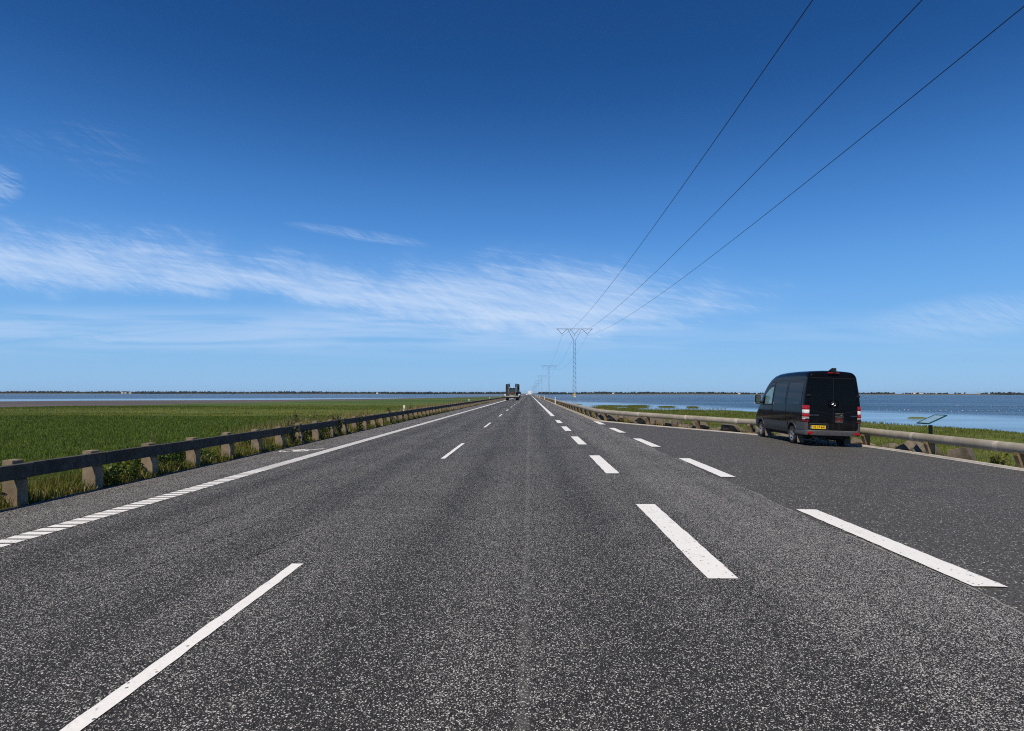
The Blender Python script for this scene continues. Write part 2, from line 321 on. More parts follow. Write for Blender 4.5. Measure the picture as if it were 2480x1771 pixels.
# ------------------------------------------------------------------ mesh helpers
def link(o): COL.objects.link(o); return o
def tag(o, label=None, cat=None, group=None, kind=None):
    if label: o['label'] = label
    if cat: o['category'] = cat
    if group: o['group'] = group
    if kind: o['kind'] = kind
    return o
def empty(name, loc, label, cat, group=None, rz=0.0):
    o = link(bpy.data.objects.new(name, None)); o.location = loc; o.rotation_euler = (0, 0, rz); o.empty_display_size = .2
    return tag(o, label, cat, group)
class MB:
    def __init__(s): s.bm = bmesh.new()
    def box(s, c, d, rot=None, bev=0.0, taper=None):
        mat_ = Matrix.Translation(c)
        if rot is not None: mat_ = mat_ @ rot
        r = bmesh.ops.create_cube(s.bm, size=1.0)['verts']
        for v_ in r:
            k = 1.0
            if taper and v_.co.z > 0: k = taper
            v_.co = Vector((v_.co.x * d[0] * k, v_.co.y * d[1] * k, v_.co.z * d[2]))
        if bev: 
            es = list({e for v_ in r for e in v_.link_edges})
            rr = bmesh.ops.bevel(s.bm, geom=es, offset=bev, segments=2, affect='EDGES', profile=.5)
            r = list({v_ for f in rr['faces'] for v_ in f.verts} | {v_ for v_ in r if v_.is_valid})
        bmesh.ops.transform(s.bm, matrix=mat_, verts=r)
        return s
    def bar(s, a, b, r, n=6, r2=None):
        a = Vector(a); b = Vector(b); d = b - a; L = d.length
        q = d.to_track_quat('Z', 'Y').to_matrix().to_4x4()
        vs = bmesh.ops.create_cone(s.bm, cap_ends=True, segments=n, radius1=r, radius2=r if r2 is None else r2, depth=L)['verts']
        bmesh.ops.transform(s.bm, matrix=Matrix.Translation((a + b) / 2) @ q, verts=vs)
        return s
    def tube(s, pts, r, n=8, prof=None, caps=True):
        pts = [Vector(p) for p in pts]; rings = []
        for k, p in enumerate(pts):
            t = (pts[min(k + 1, len(pts) - 1)] - pts[max(k - 1, 0)]).normalized()
            sx = t.cross(Vector((0, 0, 1)))
            sx = sx.normalized() if sx.length > 1e-6 else Vector((1, 0, 0))
            up_ = sx.cross(t)
            pr = prof or [(math.cos(2 * math.pi * j / n) * r, math.sin(2 * math.pi * j / n) * r) for j in range(n)]
            rings.append([s.bm.verts.new(p + sx * a + up_ * b) for a, b in pr])
        for A, B in zip(rings, rings[1:]):
            for j in range(len(A)):
                k = (j + 1) % len(A); s.bm.faces.new((A[j], A[k], B[k], B[j]))
        if caps:
            s.bm.faces.new(rings[0][::-1]); s.bm.faces.new(rings[-1])
        return s
    def lathe(s, prof, n=32, axis='X', c=(0, 0, 0)):
        rings = []
        for h, r in prof:
            ring = []
            for j in range(n):
                a = 2 * math.pi * j / n
                p = (h, r * math.cos(a), r * math.sin(a)) if axis == 'X' else (r * math.cos(a), r * math.sin(a), h)
                ring.append(s.bm.verts.new(Vector(p) + Vector(c)))
            rings.append(ring)
        for A, B in zip(rings, rings[1:]):
            for j in range(n):
                k = (j + 1) % n; s.bm.faces.new((A[j], A[k], B[k], B[j]))
        return s
    def quad(s, *ps): s.bm.faces.new([s.bm.verts.new(p) for p in ps]); return s
    def poly(s, ps, h, axis='z'):
        """closed prism: outline ps (x,y,z points) pushed by vector h"""
        h = Vector(h); a = [s.bm.verts.new(p) for p in ps]; b = [s.bm.verts.new(Vector(p) + h) for p in ps]
        s.bm.faces.new(a[::-1]); s.bm.faces.new(b)
        for j in range(len(a)):
            k = (j + 1) % len(a); s.bm.faces.new((a[j], a[k], b[k], b[j]))
        return s
    def grid(s, P):
        V = [[s.bm.verts.new(p) for p in row] for row in P]
        for A, B in zip(V, V[1:]):
            for j in range(len(A) - 1): s.bm.faces.new((A[j], A[j + 1], B[j + 1], B[j]))
        return s
    def build(s, name, m, parent=None, smooth=None, normals=True):
        if normals: bmesh.ops.recalc_face_normals(s.bm, faces=s.bm.faces)
        me = bpy.data.meshes.new(name); s.bm.to_mesh(me); s.bm.free()
        if smooth is not None:
            for p in me.polygons: p.use_smooth = True
            me.set_sharp_from_angle(angle=R(smooth))
        me.materials.append(M[m] if isinstance(m, str) else m)
        o = link(bpy.data.objects.new(name, me)); o.parent = parent
        return o
def np_mesh(name, V, F, m, tint=None, parent=None):
    me = bpy.data.meshes.new(name); k = F.shape[1]
    me.vertices.add(len(V)); me.vertices.foreach_set('co', V.astype(np.float32).ravel())
    me.loops.add(F.size); me.loops.foreach_set('vertex_index', F.astype(np.int32).ravel())
    me.polygons.add(len(F)); me.polygons.foreach_set('loop_start', (np.arange(len(F)) * k).astype(np.int32))
    me.update(calc_edges=True); me.validate()
    if tint is not None:
        a = me.attributes.new('tint', 'FLOAT', 'POINT'); a.data.foreach_set('value', tint.astype(np.float32))
    me.materials.append(M[m] if isinstance(m, str) else m)
    o = link(bpy.data.objects.new(name, me)); o.parent = parent
    return o
def blades(x, y, z, h, w, lean=.35, seg=1, tint=None):
    """grass blades as thin bent triangles; returns verts, tris, tint"""
    n = len(x); az = RNG.uniform(0, 2 * np.pi, n); la = RNG.uniform(0, 2 * np.pi, n); le = RNG.uniform(.1, 1, n) * lean * h
    cx, sx = np.cos(az) * w * .5, np.sin(az) * w * .5
    lx, ly = np.cos(la) * le, np.sin(la) * le
    b0 = np.stack([x - cx, y - sx, z], 1); b1 = np.stack([x + cx, y + sx, z], 1)
    m0 = np.stack([x - cx * .7 + lx * .35, y - sx * .7 + ly * .35, z + h * .6], 1); m1 = np.stack([x + cx * .7 + lx * .35, y + sx * .7 + ly * .35, z + h * .6], 1)
    t = np.stack([x + lx, y + ly, z + h * np.sqrt(np.maximum(.05, 1 - (le / h) ** 2))], 1)
    V = np.stack([b0, b1, m0, m1, t], 1).reshape(-1, 3)
    i = np.arange(n)[:, None] * 5
    F = np.concatenate([i + np.array([[0, 1, 3]]), i + np.array([[0, 3, 2]]), i + np.array([[2, 3, 4]])], 0)
    tt = RNG.uniform(0, 1, n) if tint is None else np.clip(tint, 0, 1)
    return V, F, np.repeat(tt, 5)
_VN = {}
def vnoise(x, y, s, seed=0):
    """cheap smooth value noise 0..1 (numpy)"""
    r = _VN.get(seed)
    if r is None: r = _VN[seed] = np.random.default_rng(seed).uniform(0, 1, (257, 257))
    a = np.asarray(x) * s + 1000.3; b = np.asarray(y) * s + 1000.7
    i = np.floor(a).astype(int); j = np.floor(b).astype(int); fa = a - i; fb = b - j
    fa = fa * fa * (3 - 2 * fa); fb = fb * fb * (3 - 2 * fb); i %= 256; j %= 256
    return (r[i, j] * (1 - fa) + r[i + 1, j] * fa) * (1 - fb) + (r[i, j + 1] * (1 - fa) + r[i + 1, j + 1] * fa) * fb

# ------------------------------------------------------------------ layout (metres; road runs along +Y, camera over the origin)
SEA = -1.9
def fall(X): return -0.03 * max(0.0, X - 4.1)                   # crossfall of the lay-by
RAIL = [(13.02, -8), (13.02, 12.5), (13.02, 16.3), (13.0, 20.0), (12.95, 23.7), (12.25, 27.0), (10.85, 30.2), (9.0, 32.95), (6.95, 36.3), (4.95, 40.4), (4.62, 43.0), (4.6, 47.1)]
EDGE = [(12.75, -9), (12.75, 15.8), (12.75, 21.0), (12.5, 23.4), (11.75, 26.0), (10.6, 28.5), (8.6, 31.6), (6.6, 34.7), (4.75, 37.65), (4.3, 38.5)]
def interp(P, Y): return float(np.interp(Y, [p[1] for p in P], [p[0] for p in P]))
SHORE_R = [(52, -60), (50, 40), (48.5, 60), (46, 84), (47, 116), (43, 125), (24, 131), (13.5, 137), (11, 165), (9.8, 240), (9.0, 700), (9.0, 1500)]
EDGE_L = [(-125, -80), (-123, 130), (-118, 155), (-95, 242), (-70, 360), (-48, 515), (-22, 900), (-12, 1600)]
MUD_L = [(-245, -80), (-236, 240), (-200, 300), (-128, 340), (-72, 520), (-30, 900), (-14, 1600)]
def zl(X, Y):
    """left ground height"""
    e = interp(EDGE_L, Y); d = -X
    z = np.interp(d, [7.6, 8.4, 9.2, 13.5, 17, 400], [-.02, -.04, -.12, -1.15, -1.32, -1.34])
    n = float(vnoise(X, Y, .09, 1)) * .25 + float(vnoise(X, Y, .35, 2)) * .12
    z += (n - .18) * min(1.0, max(0.0, (d - 10) / 5))
    z -= .42 * max(0.0, min(1.0, 1 - (X - e) / (8 + 34 * float(vnoise(X, Y, .022, 71)) ** 1.5)))
    return z
def zr(X, Y):
    """right ground height"""
    xr = interp(RAIL, Y) if Y < 47 else 4.6
    base_ = fall(xr) - .04 if Y < 44 else -.05
    d = X - xr
    z = float(np.interp(d, [-9, .15, .7, 2.6, 5.0, 6.5, 60], [base_, base_, base_ - .12, base_ - .75, -1.55, -1.68, -1.70]))
    f = min(1, max(0, (Y - 33) / 6)) * min(1, max(0, (112 - Y) / 25))      # the bank runs out shallower past the lay-by
    if d > .15: z = z * (1 - f) + f * float(np.interp(d, [.15, .7, 3, 6, 9, 11, 60], [base_, base_ - .08, -.32, -.75, -1.45, -1.68, -1.70]))
    if d < .15: z = min(z, (fall(X) if Y < 44 else 0) - .035)
    s = interp(SHORE_R, Y)
    z += ((float(vnoise(X, Y, .25, 3)) - .5) * .16 + (float(vnoise(X, Y, .07, 4)) - .5) * .14) * min(1, max(0, (d - 4) / 3))
    z -= .5 * max(0.0, min(1.0, (X - s + 7 + 6 * (float(vnoise(X, Y, .06, 5)) - .5)) / 9.0))
    return z
def sheet(name, xs_of, ys, zf, m, kind='structure', label=None, cat=None):
    P = [[(X, Y, zf(X, Y)) for X in xs_of(Y)] for Y in ys]
    b = MB().grid(P); bmesh.ops.recalc_face_normals(b.bm, faces=b.bm.faces)
    if sum(f.normal.z for f in b.bm.faces) < 0: bmesh.ops.reverse_faces(b.bm, faces=b.bm.faces)
    o = b.build(name, m, None, 60, normals=False); tag(o, label, cat, None, kind)
    return o
def steps(a, b, d0, growth): 
    o = [a]; d = d0
    while o[-1] < b: o.append(min(b, o[-1] + d)); d *= growth
    return o

# ------------------------------------------------------------------ the setting
tag(MB().grid([[(-9000, -400, SEA), (9000, -400, SEA)], [(-9000, 9000, SEA), (9000, 9000, SEA)]]).build('water', 'water'), 'blue tidal sea on both sides of the causeway', 'sea', None, 'structure')
YS = steps(-12, 60, 1.0, 1.0) + steps(60, 1600, 2.0, 1.06)[1:]
def xs_l(Y):
    e = interp(EDGE_L, Y); near = [-7.7, -7.95, -8.2, -8.5, -9, -9.6, -10.3, -11, -12, -13, -14, -15.5, -17]
    near = [q for q in near if q > e + 1.0]
    return near + list(np.linspace(near[-1] - min(2.0, (near[-1] - e) / 30), e, 39 - len(near)))
mw_ = sheet('meadow', xs_l, YS, zl, 'meadow', label='green salt meadow spreading left of the causeway', cat='meadow')
mw_.data.materials.append(M['verge'])
for p_ in mw_.data.polygons:
    if p_.center.x > -9.3: p_.material_index = 1
sheet('mudflat', lambda Y: np.linspace(interp(EDGE_L, Y) + 8, interp(MUD_L, Y) - 25, 14), YS, lambda X, Y: SEA + float(np.interp(X - interp(MUD_L, Y), [-25, 0, 30], [-.08, .02, .16])) + (float(vnoise(X, Y, .03, 8)) - .5) * .10, 'mud', label='bare brown mudflat between the meadow and the sea', cat='mudflat')
def xs_r(Y):
    xr = interp(RAIL, Y) if Y < 47 else 4.6
    a = 3.9 if Y > 30 else xr - .6
    s = interp(SHORE_R, Y) + 5
    l = [a + (xr - a) * f for f in (0, .3, .6, .85, 1.0)] + [xr + d for d in (.15, .4, .7, 1.1, 1.6, 2.1, 2.6, 3.4, 4.2, 5.0, 5.8, 6.5)]
    l = [q for q in l if q < s - .5]
    return (l + list(np.linspace(l[-1] + .1, max(s, l[-1] + .4), 36 - len(l))))[:36]
YR = steps(-12, 140, 1.0, 1.0) + steps(140, 1500, 2.0, 1.06)[1:]
def two_mats(name):
    P = [[(X, Y, zr(X, Y)) for X in xs_r(Y)] for Y in YR]
    b = MB().grid(P); bmesh.ops.recalc_face_normals(b.bm, faces=b.bm.faces)
    if sum(f.normal.z for f in b.bm.faces) < 0: bmesh.ops.reverse_faces(b.bm, faces=b.bm.faces)
    for f in b.bm.faces:
        c = f.calc_center_median(); d = c.x - (interp(RAIL, c.y) if c.y < 47 else 4.6)
        f.material_index = 2 if d < .1 else (0 if d < (7.5 + 2.5 * math.sin(c.y * .4) if 33 < c.y < 112 else 2.6) else 1)
    o = b.build(name, 'bank', None, 60, normals=False); o.data.materials.append(M['marsh']); o.data.materials.append(M['grit'])
    return tag(o, 'earth bank and grassy salt marsh right of the causeway', 'bank', None, 'structure')
two_mats('embankment')
RW = [(-7.74, 4.08)]
tag(MB().grid([[(-7.76 + .03 * math.sin(Y * 1.7) + .025 * math.sin(Y * 4.1), Y, -.004), (-7.2, Y, 0), (-3, Y, 0), (0, Y, 0), (3, Y, 0), (3.90 + .035 * math.sin(Y * 1.3) + .02 * math.sin(Y * 3.7), Y, 0)] for Y in steps(-12, 80, .35, 1.0) + steps(80, 2200, 2.0, 1.05)[1:]]).build('road', 'asphalt'), 'long straight two-lane asphalt causeway road', 'road', None, 'structure')
# far carriageway edge past the lay-by
tag(MB().grid([[(3.85, Y, -.004), (4.08 + .04 * math.sin(Y * 1.1), Y, -.006)] for Y in steps(38, 120, 1.0, 1.0) + steps(120, 2200, 3.0, 1.05)[1:]]).build('road_edge', 'asphalt'), 'narrow outer strip of the carriageway beyond the lay-by', 'road', None, 'structure')
def edge_dense(P, n=6):
    pts = [Vector((p[0], p[1], 0)) for p in P]; o = []
    for k in range(len(pts) - 1):
        p0, p1, p2, p3 = pts[max(0, k - 1)], pts[k], pts[k + 1], pts[min(len(pts) - 1, k + 2)]
        for j in range(n):
            t = j / n; m1 = (p2 - p0) * .5; m2 = (p3 - p1) * .5
            if k == 0 or (p2 - p1).length > 12: m1 = m2 = (p2 - p1)
            q = p1 * (2 * t**3 - 3 * t**2 + 1) + m1 * (t**3 - 2 * t**2 + t) + p2 * (-2 * t**3 + 3 * t**2) + m2 * (t**3 - t**2)
            o.append(q)
    return o + [pts[-1]]
ED = edge_dense(EDGE)
lay = []
for p in ED:
    inner = 3.86
    xs = np.linspace(inner, max(p.x + .12, inner + .2), 12)
    lay.append([(X, p.y, fall(X) - .004) for X in xs])
tag(MB().grid(lay).build('layby', 'layby'), 'darker smooth asphalt lay-by beside the right lane', 'lay-by', None, 'structure')

# ------------------------------------------------------------------ road markings
def dash(x0, x1, y0, y1, name, m='paint', z=.005, skew=0.0, label=None, wob=.006):
    n = max(2, int((y1 - y0) / .12)); rows = []
    for k in range(n + 1):
        y = y0 + (y1 - y0) * k / n
        rows.append([(x0 + random.uniform(-wob, wob), y + skew, fall(x0) + z), ((x0 + x1) / 2, y, fall((x0 + x1) / 2) + z), (x1 + random.uniform(-wob, wob), y - skew, fall(x1) + z)])
    o = MB().grid(rows).build(name, m)
    return tag(o, label, 'road marking', 'painted road lines', 'structure')
for k in range(-1, 26):                                           # centre line: 5 m dashes every 15 m
    y1 = 6.19 + 15.0 * k; xc = -2.30 + (.02 if k else -.03)
    if y1 > 1: dash(xc - .055, xc + .055, max(.8, y1 - 5.0), y1, 'centre_dash', label='narrow white dash of the centre line')
for k in range(-1, 5):                                            # broad dashes along the right lane
    y1 = 9.55 + 7.53 * k
    dash(1.66, 1.95, y1 - 3.84, y1, 'edge_dash', label='broad white dash along the right lane')
tag(dash(1.66, 1.95, 47.0, 700, 'edge_line', label='solid white line along the right lane beyond the lay-by', wob=.0), cat='road marking')
for k in range(-1, 5):                                            # dashes along the lay-by mouth
    y1 = 9.15 + 7.22 * k; w = .155
    dash(4.125 - w, 4.125 + w, y1 - 3.66, y1, 'layby_dash', label='white dash between the carriageway and the lay-by', skew=0, z=.004)
bl = MB(); Y = 1.5                                                # left edge line with rumble gaps
while Y < 75:
    bl.grid([[(-6.18 + random.uniform(-.008, .008), Y, .005), (-5.87 + random.uniform(-.008, .008), Y, .005)], [(-6.18 + random.uniform(-.008, .008), Y + .152, .005), (-5.87 + random.uniform(-.008, .008), Y + .152, .005)]]); Y += .205
bl.grid([[(-6.18, Y, .005), (-5.87, Y, .005)] for Y in steps(75, 900, 5, 1.1)])
tag(bl.build('rumble_line', 'paint'), 'solid white edge line cut by dark rumble gaps on the left', 'road marking', None, 'structure')
b = MB(); 
def offset(P, d):
    o = []
    for k, p in enumerate(P):
        t = (P[min(k + 1, len(P) - 1)] - P[max(0, k - 1)]).normalized(); nrm = Vector((t.y, -t.x, 0))
        o.append(p + nrm * d)
    return o
EW = [offset(ED, d) for d in (-.06, .06)]
b.grid([[(a.x, a.y, fall(a.x) + .002), (c.x, c.y, fall(c.x) + .002)] for a, c in zip(*EW)])
tag(b.build('edge_line', 'paint_worn'), 'thin worn white line along the outer edge of the lay-by', 'road marking', None, 'structure')
KE = [offset(ED, d) for d in (.11, .14, .27, .30)]
kb = MB(); kb.grid([[(q.x, q.y, fall(q.x) + z_) for q, z_ in zip(r, (-.05, .035, .04, -.06))] for r in zip(*KE)])
tag(kb.build('kerb', 'kerb', None, 30), 'low pale concrete kerb along the lay-by edge', 'kerb', None, 'structure')
# pale gritty joint between carriageway and lay-by
jt = MB(); prev = None
for k in range(420):
    Y = 1.0 + .09 * k; w = .006 + .026 * max(0, float(vnoise(0, Y, 1.1, 61)) - .25); c_ = 3.88 + .035 * math.sin(Y * 1.3) + .02 * math.sin(Y * 3.7)
    cur = [(c_ - w + random.uniform(-.01, .01), Y, .0025), (c_ + w + random.uniform(-.012, .012), Y, fall(c_ + w) + .0025)]
    if prev and float(vnoise(3, Y, .9, 62)) > .42: jt.quad(prev[0], prev[1], cur[1], cur[0])
    prev = cur
tag(jt.build('joint_grit', 'paint_grit'), 'pale gritty joint line between carriageway and lay-by', 'joint', None, 'structure')
# painted bicycle symbol on the left shoulder
sy = MB()
def ring(cx, cy, rx, ry, w):
    P = [[], []]
    for k in range(25):
        a = 2 * math.pi * k / 24; P[0].append((cx + rx * math.cos(a), cy + ry * math.sin(a), .005)); P[1].append((cx + (rx - w) * math.cos(a), cy + (ry - w * 1.6) * math.sin(a), .005))
    sy.grid(P)
def stroke(a, c, w):
    a = Vector((*a, .0052)); c = Vector((*c, .0052)); t = (c - a).normalized(); n_ = Vector((-t.y, t.x, 0)) * w / 2
    sy.quad(a - n_, c - n_, c + n_, a + n_)
ring(-7.22, 18.35, .22, .36, .045); ring(-6.80, 18.45, .17, .32, .05)
for a, c in (((-7.25, 18.1), (-7.0, 17.95)), ((-7.1, 18.0), (-6.75, 18.75)), ((-7.05, 18.7), (-6.72, 18.75)), ((-6.98, 18.1), (-6.62, 18.35)), ((-6.75, 18.4), (-6.38, 19.05)), ((-7.05, 18.05), (-7.02, 18.65))): stroke(a, c, .10)
tag(sy.build('cycle_symbol', 'paint'), 'faded white painted cycle symbol on the left shoulder', 'road marking', None, 'structure')
# hairline cracks
M['crack'] = simple('crack_dark', (.012, .012, .012), .9)
ck = MB()
for (x0, y0, L, ax) in ((-3.9, 5.3, 3.2, .25), (-3.55, 9.0, 3.5, .1), (-4.4, 6.6, 2.2, .05), (-2.95, 6.3, 1.6, .3), (-4.0, 13.5, 5.0, .0), (-3.6, 21, 7, .05)):
    pts = []; x_ = x0
    for k in range(int(L / .06)):
        pts.append((x_, y0 + k * .06)); x_ += random.uniform(-.02, .02) + ax * .03
    for (a, c) in zip(pts, pts[1:]):
        w = random.uniform(.002, .008)
        if random.random() < .8: ck.quad((a[0] - w, a[1], .004), (a[0] + w, a[1], .004), (c[0] + w, c[1], .004), (c[0] - w, c[1], .004))
tag(ck.build('road_crack', 'crack'), 'thin dark cracks in the left lane', 'crack', None, 'structure')

# ------------------------------------------------------------------ left guard rail
gr = empty('guard_rail', (-7.95, 9.46, 0), 'dark square concrete beam on stubby concrete posts along the left verge', 'guard rail')
def post_bm(b, y, h=.68):
    X0, X1 = -8.13 + .17, -7.885
    j = random.uniform(-.012, .012); t = random.uniform(-.02, .01)
    b.poly([(-8.12, y, -.35), (-7.885, y, -.35), (-7.885, y, .36), (-7.925, y, .41), (-7.96, y, .41), (-7.96, y, h + t - .015), (-7.975, y, h + t), (-8.105, y, h + t), (-8.12, y, h + t - .015)], (0, .205, 0))
    bmesh.ops.transform(b.bm, matrix=Matrix.Translation((j, 0, 0)), verts=list(b.bm.verts)[-18:])
NP = 100; st = MB(); sb = MB()
for k in range(-2, 330):
    y = 9.46 + 1.69 * k
    if k < NP - 2:
        b = MB(); post_bm(b, y); o = b.build('post', 'post_concrete'); o.parent = gr; o.matrix_parent_inverse = Matrix.Translation((-gr.location.x, -gr.location.y, 0))
    else: post_bm(st, y)
    ya, yb = y + .245, y + 1.69 + .237
    dzv = random.uniform(-.006, .006); dxv = random.uniform(-.004, .004)
    B = MB() if k < NP - 2 else sb
    B.box((-7.885 + dxv, (ya + yb) / 2, .515 + dzv), (.115, yb - ya, .225), bev=.008 if k < 40 else 0)
    if k < NP - 2:
        o = B.build('beam', 'beam_concrete'); o.parent = gr; o.matrix_parent_inverse = Matrix.Translation((-gr.location.x, -gr.location.y, 0))
for b, nm, mt in ((st, 'far_post', 'post_concrete'), (sb, 'far_beam', 'beam_concrete')):
    o = b.build(nm, mt); o.parent = gr; o.matrix_parent_inverse = Matrix.Translation((-gr.location.x, -gr.location.y, 0)); o['kind'] = 'stuff'

# ------------------------------------------------------------------ right guard rail (round beam on bracket posts)
rr = empty('guard_rail', (13.0, 16.3, 0), 'round pale concrete beam on bracketed posts, bending out around the lay-by', 'guard rail')
def rparent(o): o.parent = rr; o.matrix_parent_inverse = Matrix.Translation((-13.0, -16.3, 0)); return o
PROF = []
for j in range(14):
    a = 2 * math.pi * j / 14; PROF.append((math.cos(a) * .115, math.sin(a) * .145))
RP = [Vector((p[0], p[1], 0)) for p in RAIL[1:]]
Y = 47.1
while Y < 420: Y += 4.1; RP.append(Vector((4.6, Y, 0)))
def rz(p): return fall(p.x) if p.y < 43.5 else -.02
farb = MB(); farp = MB()
for k in range(len(RP) - 1):
    a, c = RP[k], RP[k + 1]; d = (c - a).normalized(); nr = Vector((d.y, -d.x, 0))
    za, zc = rz(a) + .545, rz(c) + .545
    sh = .75 if k < 9 else .0
    p0 = a + d * sh; p1 = c + ((RP[k + 2] - c).normalized() if k + 2 < len(RP) else d) * sh
    pts = [Vector((p0.x, p0.y, za + (zc - za) * 0)), Vector((c.x, c.y, zc))] + ([Vector((p1.x, p1.y, zc))] if sh else [])
    near = k < 90
    B = MB() if near else farb
    B.tube(pts, .14, prof=PROF)
    if near: rparent(B.build('beam', 'pipe_concrete', None, 50))
    if k < 24:
        jb = MB(); t = (pts[1] - pts[0]).normalized(); jb.tube([pts[0] - t * .07, pts[0] + t * .09], .15, prof=[(q[0] * 1.025, q[1] * 1.025) for q in PROF]); rparent(jb.build('joint_collar', 'pipe_joint', None, 50))
    B = MB() if near else farp
    zb = rz(a)
    rot = Matrix.Rotation(math.atan2(d.y, d.x) - math.pi / 2, 4, 'Z')
    # outline across the rail: upright with a haunch reaching out under the beam on the road side
    o_ = [(-.02, -.5), (.16, -.5), (.16, .40), (.10, .44), (-.13, .44), (-.13, .36), (-.055, .16), (-.02, .05)]
    ps = [Vector((a.x, a.y, zb)) + nr * q[0] + d * -.075 + Vector((0, 0, q[1])) for q in o_]
    B.poly(ps, d * .15)
    if near: rparent(B.build('post', 'bracket'))
for b, nm, mt in ((farb, 'far_beam', 'pipe_concrete'), (farp, 'far_post', 'bracket')):
    if len(b.bm.verts): o = rparent(b.build(nm, mt)); o['kind'] = 'stuff'

# ------------------------------------------------------------------ marker posts
def marker(x, y, z, label, h=1.1):
    r = empty('marker_post', (x, y, z), label, 'marker post', 'white roadside marker posts')
    MB().box((0, 0, h / 2 - .15), (.13, .05, h + .3), bev=.01).build('post_body', 'white_plastic', r)
    MB().box((0, -.004, h - .22), (.134, .054, .16)).build('reflector_band', 'black_band', r)
RN = ['nearest', 'second nearest', 'third nearest', 'fourth nearest', 'farthest']
for n_, Y in zip(RN, (102, 176, 256, 322, 400)): marker(4.3, Y, 0, f'{n_} slim white marker post in front of the right rail', 1.15)
for n_, Y in zip(RN, (41, 85, 129, 176)): marker(-8.35, Y, -.1, f'{n_} slim white marker post rising behind the left rail', 1.02)

# ------------------------------------------------------------------ yellow sign by the pylon, info lectern
s_ = empty('road_sign', (9.45, 130, -1.2), 'small round yellow sign over a white plate on a thin pole by the water', 'sign')
MB().bar((0, 0, -.6), (0, 0, 2.95), .03, 8).build('pole', 'steel', s_)
MB().lathe([(-.012, .001), (-.012, .26), (.012, .26), (.012, .001)], 24, 'Z').build('sign_face', 'yellow_sign', s_)
o = bpy.data.objects['sign_face']; o.rotation_euler = (R(90), 0, 0); o.location = (.1, -.05, 2.72)
MB().box((.14, -.05, 2.32), (.46, .02, .17)).build('plate', 'white_sign', s_)

bs = empty('info_board', (14.26, 21.8, -.75), 'slanted lectern information board in a teal frame behind the round rail', 'information board')
MB().box((-.02, 0, .62), (.10, .07, 1.5)).build('pedestal', 'old_wood', bs)
m, g = mat('printed_sky_sheen'); M['panel'] = m
co = g.n('ShaderNodeTexCoord').outputs['Generated']
vv = g.vor(co, 3.2); c = g.mix(g.rng(g.noise(co, 9.0, 3), .4, .6), (.16, .29, .42), (.26, .39, .47))  # reflected sky is put into this blue base, under the print lines
xx, yy, zz = g.sep(co)
ln = g.m('MULTIPLY', g.rng(g.m('FRACT', g.m('MULTIPLY', yy, 22.0)), .55, .6), g.rng(g.m('ABSOLUTE', g.m('SUBTRACT', xx, .5)), .42, .40))
c = g.mix(g.m('MULTIPLY', ln, .25), c, (.12, .2, .22))
finish(g, c, .18, .5)
TB = Matrix.Translation((.02, 0, 1.575)) @ Matrix.Rotation(R(8), 4, 'Z') @ Matrix.Rotation(R(-22), 4, 'Y')
o = MB().box((0, 0, 0), (.70, .48, .012)).build('panel', 'panel', bs); o.matrix_local = TB
fb = MB()
for sx in (-1, 1): fb.box((sx * .37, 0, 0), (.045, .56, .035))
for sy_ in (-1, 1): fb.box((0, sy_ * .26, 0), (.70, .045, .035))
fb.box((0, 0, -.014), (.70, .48, .01))
o = fb.build('frame', 'teal_frame', bs); o.matrix_local = TB

# ------------------------------------------------------------------ pylons and conductors
PX, PY0, PSP = 12.05, 164.0, 215.0
def make_pylon():
    b = MB(); zt, zb_ = 16.0, -3.0
    def w(z): return .46 - (.46 - .26) * (z - zb_) / (zt - zb_)
    for sx in (-1, 1):
        for sy_ in (-1, 1): b.bar((sx * w(zb_), sy_ * w(zb_), zb_), (sx * w(zt), sy_ * w(zt), zt), .036, 4)
    n = 30
    for k in range(n):
        z0 = zb_ + (zt - zb_) * k / n; z1 = zb_ + (zt - zb_) * (k + 1) / n; s = 1 if k % 2 else -1
        for f in (-1, 1):
            b.bar((-s * w(z0), f * w(z0), z0), (s * w(z1), f * w(z1), z1), .022, 4)
            b.bar((f * w(z0), -s * w(z0), z0), (f * w(z1), s * w(z1), z1), .022, 4)
    r = empty('pylon', (PX, PY0, 0), '', 'pylon', 'power pylons along the causeway')
    b.build('mast', 'steel', r)
    b = MB()
    for s in (-1, 1):
        for q in (-.22, .22): b.bar((s * .22, q, 15.95), (s * 1.86, q * .8, 18.95), .05, 5)
        b.bar((s * 1.0, -.2, 17.4), (s * 1.0, .2, 17.4), .03, 4)
    b.build('fork_arm', 'steel', r)
    b = MB(); b.bar((-4.88, -.16, 19.0), (4.88, -.16, 19.0), .055, 5); b.bar((-4.88, .16, 19.0), (4.88, .16, 19.0), .055, 5)
    for k in range(33): x_ = -4.88 + 9.76 * k / 32; b.bar((x_, -.16 if k % 2 else .16, 19.0), (min(4.88, x_ + .305), .16 if k % 2 else -.16, 19.0), .025, 4)
    b.build('crossarm', 'steel', r)
    for c in (-3.36, 0, 3.36):
        for s in (-1, 1):
            b = MB(); b.bar((c + s * 1.25, 0, 18.93), (c + s * .04, 0, 17.62), .055, 6)
            b.build('insulator', 'insulator', r)
        MB().bar((c, 0, 17.64), (c, 0, 17.2), .05, 5).build('clamp', 'steel', r)
    return r
def copy_tree(o, parent=None):
    c = o.copy(); COL.objects.link(c); c.parent = parent
    for ch in list(o.children): copy_tree(ch, c)
    return c
pyl = make_pylon()
ORD = ['nearest', 'second nearest', 'third nearest', 'fourth nearest', 'fifth nearest', 'sixth nearest', 'seventh nearest', 'eighth nearest', 'ninth nearest', 'most distant']
